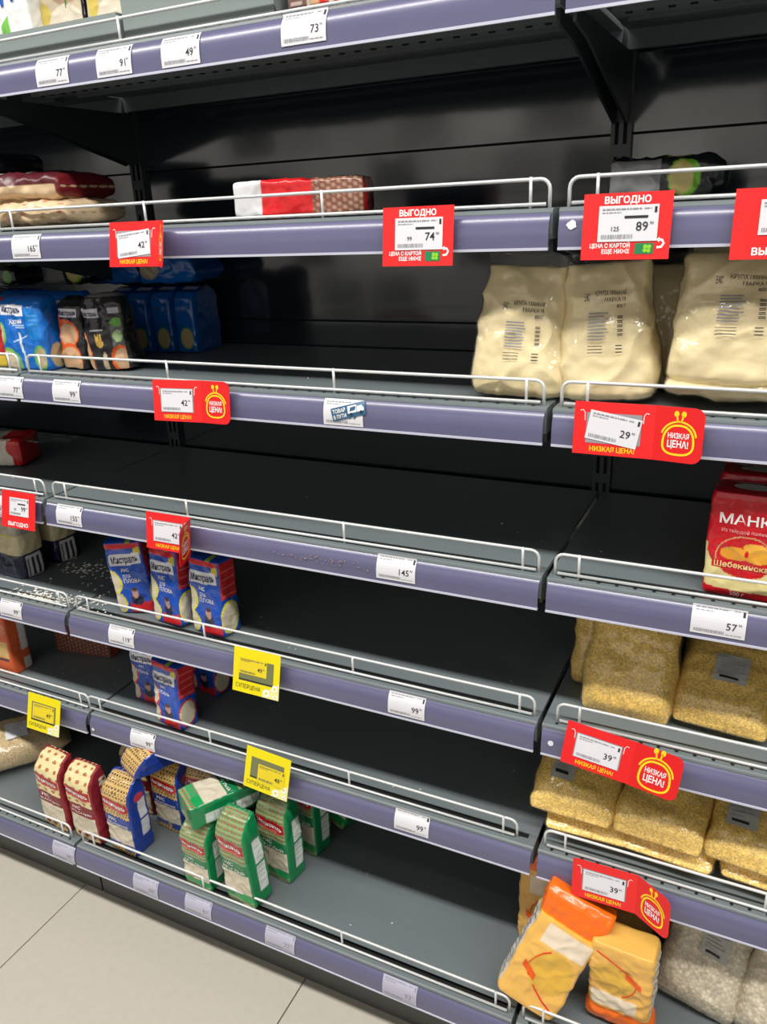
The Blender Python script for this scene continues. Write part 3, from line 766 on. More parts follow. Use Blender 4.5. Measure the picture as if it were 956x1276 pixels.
# ---- burgundy, blue and green rice packets of the bottom shelf
def nat_design(kind):
    A = {'burgundy': dict(g=(226, 212, 160), d=(160, 60, 36), band=(132, 28, 36), side=(140, 34, 44), n=(3.5, 12), r=0.21),
         'blue': dict(g=(216, 178, 112), d=(52, 36, 34), band=(26, 62, 150), side=(26, 58, 150), n=(9, 25), r=0.34),
         'green': dict(g=(142, 164, 118), d=(178, 84, 66), band=(24, 122, 72), side=(14, 134, 78), n=(8, 22), r=0.30)}[kind]
    def d(p):
        for f in (0, 2): p.face(f, A['g']); p.dots(f, 0, 1, A['n'][0], A['n'][1], A['d'], A['r'])
        if kind == 'blue': p.dots(0, 0, 1, 9, 25, (232, 200, 130), 0.13)
        if kind == 'green': p.dots(0, 0, 1, 8, 22, (76, 150, 88), 0.30, off=0.5)
        if kind == 'burgundy': p.dots(0, 0, 1, 3.5, 12, (206, 150, 60), 0.08)
        w = {'burgundy': (0.50, 0.36, 0.14), 'blue': (0.50, 0.375, 0.17), 'green': (0.49, 0.38, 0.17)}[kind]
        p.rect(0, 0.0, 1.0, w[1], w[0], A['band'])
        p.rect(0, 0.0, 1.0, w[2], w[1], (212, 202, 180))
        p.rect(0, 0.02, 0.98, 0.60, 0.70, (178, 26, 34), -0.03)
        p.rect(0, 0.12, 0.85, 0.575, 0.60, (202, 92, 84), -0.03)
        for f in (1, 3): p.face(f, A['side'])
        if kind == 'burgundy':
            p.rect(1, 0.55, 1.0, 0.06, 0.80, (224, 210, 170)); p.dots(1, 0.06, 0.8, 3, 14, A['d'], 0.3, s0=0.55)
            p.dots(0, 0.0, 0.14, 4, 14, (150, 40, 36), 0.34)
        if kind == 'blue':
            p.rect(1, 0.46, 0.86, 0.22, 0.66, (214, 216, 224)); p.rect(1, 0.46, 0.86, 0.42, 0.44, A['side']); p.ell(1, 0.55, 0.70, 0.22, 0.05, (200, 60, 76))
            p.rect(0, 0.04, 0.5, 0.115, 0.165, (70, 96, 168)); p.rect(0, 0.62, 0.95, 0.09, 0.165, A['band'])
        if kind == 'green':
            for f, a in ((1, 0.44), (3, 0.16)):
                p.rect(f, a, a+0.40, 0.16, 0.66, (220, 226, 222)); p.rect(f, a, a+0.40, 0.42, 0.45, A['side'])
                for i in range(9): p.rect(f, a+0.05, a+0.34, 0.19+i*0.05, 0.197+i*0.05, (176, 190, 182))
            p.rect(0, 0.0, 1.0, 0.09, 0.16, (60, 152, 90)); p.rect(0, 0.6, 0.92, 0.085, 0.17, (14, 156, 80))
    return d
SUB = {'burgundy': ('РИС', 'ЖАСМИН'), 'blue': ('РИС', 'КРАСНОДАРСКИЙ'), 'green': ('РИС', 'КРУГЛЫЙ')}
NKEY = [(0, 0.004, 0.88, 0.84, 8, 0), (0.03, 0.0, 0.96, 0.96, 9, 0), (0.07, 0.04, 1, 1, 9, 0), (0.5, 0.54, 1.0, 1.0, 8, 0), (0.72, 0.80, 0.99, 0.98, 8, 0),
        (0.78, 0.86, 0.97, 0.90, 7, 0.03), (0.90, 0.97, 0.93, 0.52, 6, 0.18), (0.97, 0.998, 0.90, 0.24, 5, 0.28), (1.0, 1.0, 0.88, 0.16, 4, 0.31)]
def nat_pack(kind, label, seed, w, d, h):
    side = {'burgundy': (140, 34, 44), 'blue': (26, 58, 150), 'green': (14, 134, 78)}[kind]
    pk = Pack(w, d, h, NKEY, nf=56, ns=22, m=92, seed=seed, amp=0.0022, base=side, design=nat_design(kind))
    t = thing('rice_packet', label, 'rice packet', group=kind + ' patterned rice packets')
    pk.body('printed_pouch', M['packmat'] if kind == 'burgundy' else M['pack'], t)
    letter(pk, t, 'banner_lettering', M['white'], [('Националь', 0.5, 0.65, 0.05, 0.8, -0.03)])
    mid = {'burgundy': 0.43, 'blue': 0.437, 'green': 0.435}[kind]
    letter(pk, t, 'title_lettering', M['white'], [(SUB[kind][0], 0.36, mid+0.025, 0.038, 0.30, 0), (SUB[kind][1], 0.5, mid-0.028, 0.026, 0.76, 0)])
    seal(pk, t, M['pack'], side, 0.010)
    return t
bu = nat_pack('burgundy', 'cream and burgundy rice packet standing beside the lying beige bag', 11, 0.086, 0.056, 0.182)
put(bu, -0.077, -0.047, z7, rz=-5)
o = nat_pack('burgundy', 'cream and burgundy rice packet tilted against the blue chequered one', 12, 0.086, 0.054, 0.176)
put(o, 0.021, -0.049, z7, rz=-4, ry=-3)
o = clone(bu, 'cream and burgundy rice packet standing in the row behind, mostly hidden'); put(o, 0.062, 0.072, z7, rz=-3)
bl = nat_pack('blue', 'blue sided rice packet with black and orange dots, standing at the front', 13, 0.080, 0.058, 0.200)
bl.scale = (1, 1, 0.90); put(bl, 0.118, -0.042, z7, rz=-3)
o = clone(bl, 'blue sided rice packet lying on top of the front one, dotted end towards the viewer'); o.scale = (1, 0.92, 0.98); laid(o, 0.205, 0.150, z7+0.180, -112)
o = clone(bl, 'blue sided rice packet standing behind the front blue one'); o.scale = (1, 1, 0.88); put(o, 0.170, 0.050, z7, rz=-3)
o = clone(bl, 'blue sided rice packet at the back beside the lying green pack'); put(o, 0.245, 0.082, z7, rz=8)
gr = nat_pack('green', 'green sided rice packet leaning back at the front beside the empty shelf', 15, 0.078, 0.054, 0.196)
g1 = clone(gr, 'green sided rice packet standing under the lying green pack'); g1.scale = (0.92, 0.95, 0.76); put(g1, 0.330, -0.056, z7, rz=-4)
put(gr, 0.440, -0.056, z7, rz=-8, ry=-5)
g2 = clone(gr, 'tall green sided rice packet standing behind the leaning one, red banner in view'); put(g2, 0.466, 0.028, z7, rz=-6)
g3 = clone(gr, 'green sided rice packet in the third row, only its side in view'); put(g3, 0.480, 0.115, z7, rz=-10)
gl_ = clone(gr, 'green sided rice packet lying flat on top of the standing ones, dotted end forward')
laid(gl_, 0.313, -0.068, z7 + 0.152, 58)
g4 = clone(gr, 'rearmost green sided rice packet tipped over in the shadow'); put(g4, 0.500, 0.200, z7, rz=-14, rx=-10, ry=14)

# ---- bags of loose grain in clear film
def clear_bag(name, label, cat, group, w, d, h, keys, content, seed, amp=0.004, tagspec=None, film='film', top=0.0, cname='grain_fill'):
    pk = Pack(w, d, h, keys, nf=26, ns=12, m=44, seed=seed, amp=amp, freq=20)
    t = thing(name, label, cat, group=group)
    pk.body(cname, M[content], t)
    fk = Pack(w+0.003, d+0.003, h+0.002, keys, nf=26, ns=12, m=44, seed=seed, amp=amp, freq=20, fine=0.0007)
    v, f, c = fk.skin(off=0.0014); mobj('clear_film', v, f, M[film], t, smooth=True)
    if tagspec:
        s0, s1, v0, v1 = tagspec
        tg = patch(fk, t, 'printed_label', M['tag'], 0, s0, s1, v0, v1, off=0.0034)
        mb = MB(); g = fk.fn(0, 0.0042)
        for i in range(7):
            vv = v1 - (v1-v0)*(0.14+0.1*i)
            quad_flat(mb, s0+(s1-s0)*0.12, s0+(s1-s0)*(0.6+0.28*((i*7) % 3)/2), vv-0.003, vv+0.003, 0, g, 3, 1)
        quad_flat(mb, s0+(s1-s0)*0.2, s0+(s1-s0)*0.75, v0+(v1-v0)*0.10, v0+(v1-v0)*0.17, 1, g, 3, 1)
        mb.obj('label_print', [M['greyink'], M['ink']], tg)
    return t
MG = 'clear bags of yellow millet'
def millet(label, seed, tagspec=None, w=0.135, d=0.066, h=0.195):
    return clear_bag('millet_bag', label, 'grain bag', MG, w, d, h, PILLOW, 'millet', seed, tagspec=tagspec)
def lean(o, x, y, zr, back, rz=0, roll=0):
    """lean a bag backwards by «back» degrees about its bottom edge"""
    put(o, x, y, zr, rz=rz, rx=-back, ry=roll)
m1 = millet('yellow millet bag leaning at the corner of the upper millet row, bright creases', 21)
lean(m1, 1.115, 0.072, z5, 32, rz=-2)
o = millet('yellow millet bag peeking out behind the corner bag of the upper row', 22); lean(o, 1.085, 0.145, z5, 28, rz=4)
o = millet('yellow millet bag with cut corner label in the upper millet row', 23, (0.36, 0.70, 0.34, 0.58), d=0.074, h=0.178); lean(o, 1.250, 0.072, z5, 58, rz=-5)
o = millet('yellow millet bag behind the labelled one in the upper millet row', 24, (0.30, 0.62, 0.30, 0.58)); lean(o, 1.255, 0.165, z5+0.03, 42, rz=-2)
o = millet('yellow millet bag cut off by the picture edge in the upper row', 25); lean(o, 1.385, 0.085, z5, 34, rz=-6)
lows = [('yellow millet bag lying flat under the lower heap, next to the bay gap', 1.075, 0.135, 2),
        ('yellow millet bag lying flat under the middle of the lower heap', 1.200, 0.140, -3),
        ('yellow millet bag lying flat under the end of the lower heap', 1.345, 0.135, -4)]
for i, (lb, x, y, r) in enumerate(lows):
    o = millet(lb, 31+i, d=0.050); put(o, x, y+0.095, z6, rz=r, rx=-90); o.location.y = 0.035
tops = [('yellow millet bag with strip label atop the lower heap, next to the bay gap', 1.047, -2, (0.20, 0.48, 0.22, 0.60)),
        ('yellow millet bag with shiny creases atop the middle of the lower heap', 1.182, -4, None),
        ('yellow millet bag with grey label atop the end of the lower heap', 1.318, -6, (0.16, 0.50, 0.22, 0.52))]
for i, (lb, x, r, tg) in enumerate(tops):
    o = millet(lb, 41+i, tg, w=0.136, d=0.072, h=0.20); put(o, x, 0.032, z6+0.040, rz=r, rx=-70)
# oats
OG = 'clear bags of oat flakes'
o = clear_bag('oat_bag', 'pale oat flake bag with printed label beside the orange packets', 'oat bag', OG, 0.130, 0.068, 0.205, PILLOW, 'oats', 51, tagspec=(0.42, 0.74, 0.52, 0.80))
lean(o, 1.262, 0.045, z7, 24, rz=-8, roll=6)
o = clear_bag('oat_bag', 'pale oat flake bag at the picture corner, partly cut off', 'oat bag', OG, 0.130, 0.068, 0.21, PILLOW, 'oats', 52, tagspec=(0.36, 0.70, 0.50, 0.78))
lean(o, 1.388, 0.030, z7, 22, rz=-8, roll=6)
# semolina sacks of the third shelf
FG = 'clear sacks of cream semolina'
def sack(label, seed, w=0.130, d=0.075, h=0.18, printed=True, keys=SACK, dv=0.0):
    fk = Pack(w, d, h, keys, nf=40, ns=18, m=66, seed=seed, amp=0.0062, freq=15, fine=0.0012)
    t = thing('semolina_bag', label, 'semolina bag', group=FG)
    hi = int(66*0.90); v, f, c = fk.skin(off=-0.0012, r0=0, r1=hi); mobj('semolina_fill', v, f, M['flour'], t, smooth=True)
    v, f, c = fk.skin(off=0.0008); mobj('clear_film', v, f, M['filmhard'], t, smooth=True)
    if printed:
        letter(fk, t, 'printed_title', M['ink'], [('КРУПА МАННАЯ', 0.60, 0.685+dv, 0.026, 0.36, 0), ('МАРКА М', 0.65, 0.648+dv, 0.022, 0.24, 0), ('800 Г', 0.72, 0.612+dv, 0.022, 0.11, 0), ('ЕАС', 0.33, 0.665+dv, 0.04, 0.06, 0)])
        mb = MB(); g_ = fk.fn(0, 0.0016); g = lambda a, b: g_(a, b+dv); r = random.Random(seed)
        for i in range(9):
            vv = 0.575 - i*0.019; quad_flat(mb, 0.36, 0.36+r.uniform(0.16, 0.22), vv-0.004, vv+0.004, 0, g, 4, 1)
        for i in range(3): quad_flat(mb, 0.36, 0.52, 0.38-i*0.02, 0.384-i*0.02, 1, g, 3, 1); quad_flat(mb, 0.66, 0.73, 0.38-i*0.02, 0.386-i*0.02, 1, g, 3, 1)
        for i in range(16):
            if i % 3: quad_flat(mb, 0.68, 0.74, 0.43+i*0.0085, 0.435+i*0.0085, 1, g, 2, 1)
        fp = mb.obj('fine_print', [M['greyink'], M['ink']], t); fp['kind'] = 'stuff'
    return t
z3 = ztop(3)
put(sack('cream semolina bag with crumpled empty top, standing alone at the bay end', 61, w=0.124, d=0.074, h=0.186, dv=-0.03), 0.938, 0.075, z3, rz=6, ry=3)
put(sack('cream semolina bag with printed block, standing just past the bay gap', 62, w=0.122, d=0.074, h=0.188, dv=0.02), 1.062, 0.082, z3, rz=-4, ry=-4)
put(sack('cream semolina bag standing on a lying one at the picture edge', 63, w=0.142, d=0.078, h=0.165, dv=0.05), 1.212, 0.070, z3+0.034, rz=0)
put(sack('cream semolina bag in shadow between the two front bags', 64, printed=False), 1.120, 0.180, z3, rz=4)
o = sack('cream semolina bag lying flat under the one at the picture edge', 65, printed=False, w=0.16, d=0.045, h=0.17, keys=PILLOW); put(o, 1.215, 0.030, z3, rx=-90)
o = sack('cream semolina bag lying on top of the stack at the picture edge', 66, printed=False, w=0.14, d=0.05, h=0.17, keys=PILLOW); put(o, 1.222, 0.070, z3+0.160, rx=-82)

# ---- orange packets on the bottom shelf
def orange_design(p):
    p.band(0, 1, (240, 186, 92)); 
    p.put(p.V > 0.74, (248, 112, 16)); p.rect(0, 0, 1, 0.725, 0.745, (250, 196, 60))
    p.rect(0, 0.22, 1.0, 0.56, 0.70, (236, 220, 196))
    p.ell(0, 0.6, 0.38, 0.36, 0.17, (226, 178, 66))
    for f in (1, 3):
        p.rect(f, 0.1, 0.9, 0.1, 0.70, (222, 216, 208))
        for i in range(12): p.rect(f, 0.2, 0.8, 0.14+i*0.045, 0.152+i*0.045, (120, 116, 112))
def orange_pack(label, seed):
    pk = Pack(0.104, 0.058, 0.222, OKEY, seed=seed, amp=0.0032, design=orange_design)
    t = thing('millet_packet', label, 'grain packet', group='orange topped grain packets')
    pk.body('printed_pouch', M['pack'], t)
    mb = MB(); g = pk.fn(0, 0.0012)
    ribbon(mb, [(0.45, 0.54), (0.36, 0.50), (0.28, 0.44), (0.24, 0.37)], 0.012, 0, g)
    ribbon(mb, [(0.30, 0.30), (0.5, 0.22), (0.7, 0.16), (0.9, 0.12)], 0.012, 0, g)
    quad_flat(mb, 0.17, 0.42, 0.30, 0.35, 1, lambda a, b: g(a, b-0.25*(a-0.3)), 6, 2)
    mb.obj('line_print', [M['red'], mat('orange_print_%d' % seed, (236, 90, 20), 0.35)], t)
    seal(pk, t, M['pack'], (248, 110, 16), 0.012)
    return t
o = orange_pack('orange topped millet packet standing behind the slanted one', 71); put(o, 1.012, 0.085, z7, rz=-6)
o = orange_pack('orange topped millet packet slumped at a slant over the front wire', 72); put(o, 1.008, -0.058, z7+0.001, rz=2, rx=-14, ry=22)
o = orange_pack('orange millet packet standing upside down beside the oat bag', 73); o.scale = (0.96, 0.96, 0.80); put(o, 1.158, -0.018, z7, rz=-2, ry=180, rx=0)
TG = 'plain tan packets in the shadow'
def plain_design(c):
    def d(p): p.band(0, 1, c)
    return d
for lb, x, y, zr, sd in (('plain tan packet standing in shadow behind the red tag', 1.14, 0.165, z7, 74), ('plain tan packet at the back corner behind the orange packets', 1.045, 0.20, z7, 75)):
    pk = Pack(0.10, 0.055, 0.205, block_keys(), seed=sd, amp=0.003, base=(196, 150, 84))
    t = thing('grain_packet', lb, 'grain packet', group=TG); pk.body('pouch', M['packmat'], t); seal(pk, t, M['packmat'], (196, 150, 84)); put(t, x, y, zr, rz=-4)

# ---- red semolina packs on the fourth shelf
def manka_design(p):
    R = (202, 16, 34); Cc = (228, 214, 150)
    p.rect(0, 0.0, 1.0, 0.14, 0.42, Cc); p.ell(0, 0.5, 0.15, 0.62, 0.06, Cc)
    p.ell(0, 0.5, 0.46, 0.50, 0.20, R) ; p.rect(0, 0.0, 1.0, 0.42, 0.8, R)
    p.ell(0, 0.5, 0.40, 0.37, 0.195, (214, 170, 120)); p.ell(0, 0.5, 0.40, 0.355, 0.185, R)
    p.ell(0, 0.38, 0.43, 0.19, 0.062, (226, 156, 48)); p.ell(0, 0.66, 0.43, 0.19, 0.066, (230, 164, 52)); p.ell(0, 0.62, 0.50, 0.15, 0.04, (232, 172, 62)); p.ell(0, 0.52, 0.44, 0.025, 0.03, R)
    p.rect(0, 0.10, 0.92, 0.29, 0.365, (196, 12, 30)); p.ell(0, 0.5, 0.27, 0.26, 0.045, (196, 12, 30))
    p.rect(3, 0.3, 1, 0.16, 0.5, Cc); p.rect(1, 0, 0.6, 0.16, 0.4, Cc)
    p.put(p.V > 0.955, (170, 14, 28))
def manka(label, seed):
    pk = Pack(0.098, 0.058, 0.145, BRICK, nf=80, ns=20, m=110, seed=seed, amp=0.0018, base=(202, 16, 34), design=manka_design)
    t = thing('semolina_packet', label, 'semolina packet', group='red semolina packets')
    pk.body('printed_pouch', M['pack'], t)
    letter(pk, t, 'title_lettering', M['white'], [('МАНКА', 0.53, 0.735, 0.085, 0.78, 0)])
    letter(pk, t, 'weight_lettering', M['white'], [('500 г', 0.46, 0.065, 0.035, 0.18, 0)])
    letter(pk, t, 'small_lettering', mat('pink_print_%d' % seed, (240, 160, 160), 0.4), [('Из твёрдой пшеницы', 0.5, 0.635, 0.03, 0.64, 0)])
    letter(pk, t, 'ribbon_lettering', mat('cream_print_%d' % seed, (244, 214, 150), 0.4), [('Шебекинская', 0.5, 0.328, 0.05, 0.74, 0)])
    v0 = pk.P[-1].mean(0)
    mb = MB(); disc(mb, 0, 0, 0.026, 0.012, 0, lambda a, b: (v0[0]+a, v0[1]+b, v0[2]+0.0006)); mb.obj('top_label', M['tag'], t)
    return t
z4 = ztop(4)
o = manka('red semolina packet at the front of the fourth shelf, white title', 81); put(o, 1.258, 0.068, z4, rz=-4)
o = manka('red semolina packet behind the front red one, only its top in view', 82); put(o, 1.262, 0.150, z4, rz=-2)
o = manka('red semolina packet standing third in the red row, in shadow', 83); put(o, 1.262, 0.225, z4, rz=-2)

# ------------------------------------------------------------------ goods of the upper and outer shelves
def simple_pack(name, label, cat, group, w, d, h, keys, seed, design, base, m='pack', amp=0.002, text=None, sealcol=None):
    pk = Pack(w, d, h, keys, seed=seed, amp=amp, base=base, design=design)
    t = thing(name, label, cat, group=group)
    pk.body('printed_pouch', M[m], t)
    for nm, mt, items in (text or []): letter(pk, t, nm, M[mt], items)
    if keys is not BRICK: seal(pk, t, M[m], sealcol or tuple(int(q*0.9) for q in base), 0.008)
    return t, pk
z1, z2 = ztop(1), ztop(2)
# second shelf: stacked beige bags, dark packet, red and white packet, black and green bag
def beige_design(p):
    p.band(0, 1, (214, 188, 152)); 
    for f in (0, 1, 2, 3): p.dots(f, 0.15, 0.95, 3, 7, (190, 130, 104), 0.16)
def beige_top(p):
    p.band(0, 1, (212, 184, 146)); p.put((p.F == 0) | ((p.F == 1) & (p.S < 0.42)) | ((p.F == 3) & (p.S > 0.58)), (84, 22, 30)); p.rect(0, 0.2, 0.8, 0.3, 0.66, (206, 200, 196)); p.put(p.V > 0.955, (108, 22, 30))
o, _ = simple_pack('flour_bag', 'tan patterned bag lying at the bottom of the beige stack', 'bag', 'beige bags on the second shelf', 0.15, 0.046, 0.28, BLUNT, 101, beige_design, (214, 188, 152), 'packmat', 0.004)
laid(o, -0.112, 0.105, z2, 0)
o, _ = simple_pack('flour_bag', 'tan bag with burgundy top lying on the beige stack', 'bag', 'beige bags on the second shelf', 0.15, 0.052, 0.27, BLUNT, 102, beige_top, (214, 188, 152), 'packmat', 0.005)
laid(o, -0.125, 0.105, z2+0.038, 2)
def dark_blue(p):
    p.band(0, 1, (14, 18, 34)); p.ell(0, 0.6, 0.72, 0.12, 0.05, (150, 160, 190))
o, _ = simple_pack('dark_packet', 'dark navy packet resting on the burgundy topped bag', 'packet', None, 0.12, 0.05, 0.16, ROUND, 103, dark_blue, (14, 18, 34))
laid(o, -0.20, 0.150, z2+0.088, 0, tip=0)
def redwhite(p):
    p.band(0, 1, (214, 28, 34)); p.put(p.V < 0.24, (226, 226, 228)); m = p.V > 0.60; p.put(m, (128, 84, 70))
    for f in range(4): p.dots(f, 0.60, 0.97, 5, 26, (176, 140, 116), 0.32); p.dots(f, 0.60, 0.97, 5, 26, (150, 50, 46), 0.14, off=0.5)
    p.put(p.V > 0.965, (168, 30, 34))
o, _ = simple_pack('pasta_packet', 'red and white packet lying alone on the empty second shelf', 'packet', None, 0.074, 0.052, 0.20, BRICK, 104, redwhite, (214, 28, 34), 'pack', 0.003)
laid(o, 0.492, 0.082, z2, 14)
def blackgreen(p):
    p.band(0, 1, (22, 24, 26)); p.ell(0, 0.5, 0.60, 0.40, 0.15, (120, 190, 40)); p.ell(0, 0.5, 0.59, 0.32, 0.12, (214, 190, 120)); p.ell(0, 0.3, 0.85, 0.16, 0.05, (110, 180, 60))
    p.ell(1, 0.5, 0.60, 0.5, 0.12, (120, 190, 40)); p.ell(1, 0.5, 0.58, 0.42, 0.09, (206, 186, 110)); p.ell(3, 0.5, 0.60, 0.5, 0.12, (120, 190, 40)); p.ell(3, 0.5, 0.58, 0.42, 0.09, (206, 186, 110)); p.ell(3, 0.5, 0.82, 0.3, 0.05, (90, 150, 170))
    p.put((p.V < 0.42) & (p.F != 0), (138, 138, 140)); p.rect(0, 0.0, 0.3, 0.0, 0.5, (96, 200, 40)); p.rect(3, 0.3, 0.8, 0.26, 0.36, (216, 216, 224))
o, _ = simple_pack('rice_packet', 'black packet with green and yellow window lying behind the deal tag', 'rice packet', None, 0.10, 0.050, 0.145, ROUND, 105, blackgreen, (22, 24, 26), 'pack', 0.004)
laid(o, 1.035, 0.165, z2, 8)

# third shelf: blue and black rice packets
def blue_design(p):
    p.band(0, 1, (20, 108, 200)); p.put(p.V > 0.93, (16, 92, 184))
    p.rect(0, 0.08, 0.62, 0.72, 0.86, (236, 238, 244), -0.03)
    p.ell(0, 0.02, 0.50, 0.13, 0.14, (120, 190, 70)); p.ell(0, 0.01, 0.50, 0.10, 0.11, (206, 194, 160)); p.ell(0, 0.12, 0.12, 0.28, 0.20, (120, 190, 70)); p.ell(0, 0.10, 0.11, 0.24, 0.17, (206, 194, 160))
    p.ell(0, 0.86, 0.20, 0.15, 0.16, (96, 180, 60)); p.ell(0, 0.87, 0.20, 0.12, 0.13, (188, 170, 130))
    p.ell(0, 0.47, 0.36, 0.030, 0.12, (226, 238, 246)); p.ell(0, 0.49, 0.17, 0.022, 0.13, (214, 232, 246)); p.ell(0, 0.46, 0.495, 0.025, 0.028, (226, 238, 246))
    p.rect(0, 0.30, 0.62, 0.44, 0.455, (210, 228, 244), 0.25); p.rect(0, 0.34, 0.60, 0.60, 0.612, (190, 220, 244)); p.rect(0, 0.40, 0.60, 0.575, 0.585, (190, 220, 244))
    p.rect(0, 0.68, 0.96, 0.44, 0.80, (30, 128, 212))
    for i in range(6): p.rect(0, 0.71, 0.93, 0.47+i*0.05, 0.476+i*0.05, (90, 166, 226))
    p.ell(1, 0.5, 0.22, 0.34, 0.16, (188, 170, 130))
BT = [('badge_lettering', 'navy', [('Мистраль', 0.35, 0.795, 0.075, 0.44, -0.02)]), ('title_lettering', 'white', [('Жасмин', 0.42, 0.655, 0.06, 0.30, 0.02)])]
BK = block_keys(top=0.90, fold=0.10)
bp_, _ = simple_pack('rice_packet', 'bright blue rice packet with white dancer figure at the bay gap', 'rice packet', 'blue rice packets of the third shelf', 0.112, 0.055, 0.135, BK, 111, blue_design, (20, 108, 200), 'pack', 0.0024, BT, (16, 92, 184))
put(bp_, -0.014, 0.072, z3, rz=2)
def blue_side(p):
    p.band(0, 1, (22, 92, 176)); p.put(p.V > 0.9, (30, 70, 140)); p.ell(0, 0.55, 0.25, 0.30, 0.16, (110, 170, 60)); p.ell(0, 0.55, 0.25, 0.26, 0.14, (196, 176, 132)); p.rect(0, 0.1, 0.9, 0.93, 0.965, (200, 206, 220))
row, _ = simple_pack('rice_packet', 'narrow blue packet in the back row, nearest the black packets', 'rice packet', 'blue rice packets of the third shelf', 0.050, 0.10, 0.128, BK, 112, blue_side, (22, 92, 176), 'pack', 0.002)
put(row, 0.075, 0.305, z3, rz=6)
o = clone(row, 'narrow blue packet in the back row, middle of three'); put(o, 0.112, 0.318, z3, rz=6); o.location.x = 0.124
o = clone(row, 'narrow blue packet at the end of the back row beside the empty shelf'); put(o, 0.178, 0.325, z3, rz=6)
o = clone(row, 'narrow blue packet at the start of the back row, behind the blue one'); put(o, 0.024, 0.300, z3, rz=6)
o = clone(bp_, 'blue rice packet standing behind the bright blue one'); put(o, 0.000, 0.150, z3, rz=3)
o = clone(bp_, 'dark blue packet lying across the back row of the third shelf'); laid(o, -0.06, 0.33, z3+0.132, 2, roll=0)
o = clone(bp_, 'blue packet lying at the end on top of the back row'); laid(o, 0.075, 0.335, z3+0.132, 4)
def black_design(p):
    p.band(0, 1, (30, 29, 30)); OR = (232, 96, 26); RC = (206, 164, 124)
    p.rect(0, 0.10, 0.88, 0.68, 0.78, (222, 220, 230))
    p.ell(0, 0.46, 0.47, 0.42, 0.17, OR); p.ell(0, 0.48, 0.47, 0.34, 0.135, RC)
    p.ell(0, 0.46, 0.12, 0.50, 0.24, OR); p.ell(0, 0.50, 0.11, 0.44, 0.20, RC)
    p.rect(0, 0.0, 0.12, 0.25, 0.72, OR, 0.0); p.rect(0, 0.0, 0.4, 0.60, 0.65, OR)
    for i in range(8): p.rect(3, 0.3, 0.8, 0.15+i*0.07, 0.18+i*0.07, (150, 150, 146))
    p.rect(3, 0.3, 0.7, 0.4, 0.5, (110, 180, 60))
def black_design2(p):
    p.band(0, 1, (34, 33, 36)); OR = (232, 96, 26); RC = (206, 168, 130)
    p.rect(0, 0.02, 0.46, 0.66, 0.76, (218, 216, 226), -0.03); p.rect(0, 0.70, 0.98, 0.70, 0.76, (180, 178, 190))
    p.rect(0, 0.70, 0.98, 0.30, 0.62, (92, 94, 94)); p.ell(0, 0.86, 0.60, 0.16, 0.05, (100, 170, 60)); p.ell(0, 0.84, 0.44, 0.12, 0.07, (170, 200, 140))
    p.ell(0, 0.84, 0.16, 0.26, 0.17, OR); p.ell(0, 0.85, 0.165, 0.20, 0.135, RC)
    p.ell(0, 0.0, 0.2, 0.14, 0.30, (224, 120, 60)); p.ell(0, 0.0, 0.2, 0.11, 0.27, RC)
    for q in (-1, 0, 1): p.ell(0, 0.36+q*0.06, 0.41, 0.022, 0.07, (212, 176, 84))
    p.ell(0, 0.38, 0.36, 0.09, 0.05, (200, 160, 80)); p.ell(0, 0.44, 0.12, 0.06, 0.14, (190, 170, 140)); p.rect(0, 0.20, 0.52, 0.51, 0.53, (220, 220, 224))
    p.put(p.V > 0.90, (120, 116, 116))
o, _ = simple_pack('rice_packet', 'black rice packet with large orange rimmed rice windows', 'rice packet', None, 0.068, 0.05, 0.130, ROUND, 113, black_design, (30, 29, 30), 'pack', 0.0035, [('badge_lettering', 'navy', [('Мистраль', 0.49, 0.73, 0.06, 0.70, 0)])])
put(o, 0.083, 0.092, z3, rz=-6, rx=-4)
o, _ = simple_pack('rice_packet', 'black rice packet with crumpled clear top, in front of the narrow blue ones', 'rice packet', None, 0.092, 0.05, 0.135, ROUND, 114, black_design2, (34, 33, 36), 'pack', 0.004, [('badge_lettering', 'navy', [('Мистраль', 0.24, 0.71, 0.05, 0.38, -0.02)])])
put(o, 0.163, 0.100, z3, rz=8, ry=-3)
def grey_design(p):
    p.band(0, 1, (58, 58, 60)); p.ell(0, 0.5, 0.5, 0.08, 0.3, (190, 180, 40)); p.put(p.V > 0.7, (24, 24, 28))
    p.ell(1, 0.5, 0.8, 0.3, 0.06, (90, 150, 60)); p.ell(0, 0.5, 0.84, 0.2, 0.06, (96, 160, 60))
o, _ = simple_pack('rice_packet', 'grey and black packet lying on the blue packets of the left bay', 'rice packet', None, 0.09, 0.045, 0.14, ROUND, 115, grey_design, (58, 58, 60), 'pack', 0.003)
laid(o, -0.25, 0.17, z3+0.138, 4)
o, _ = simple_pack('rice_packet', 'black packet with green marks lying behind the grey one', 'rice packet', None, 0.09, 0.045, 0.14, ROUND, 116, blackgreen, (24, 24, 26), 'pack', 0.003)
laid(o, -0.13, 0.26, z3+0.138, 4)
def edge_design(p):
    p.band(0, 1, (198, 40, 44)); p.rect(0, 0, 1, 0.0, 0.2, (230, 200, 60)); p.rect(0, 0, 1, 0.55, 0.8, (226, 220, 214))
o, _ = simple_pack('rice_packet', 'red and yellow packet cut off at the picture edge beside the bright blue one', 'rice packet', None, 0.09, 0.05, 0.13, BK, 117, edge_design, (198, 40, 44)); put(o, -0.132, 0.085, z3, rz=2)
o = clone(bp_, 'blue rice packet lying flat under the grey and black one'); put(o, -0.150, 0.185, z3, rz=2)

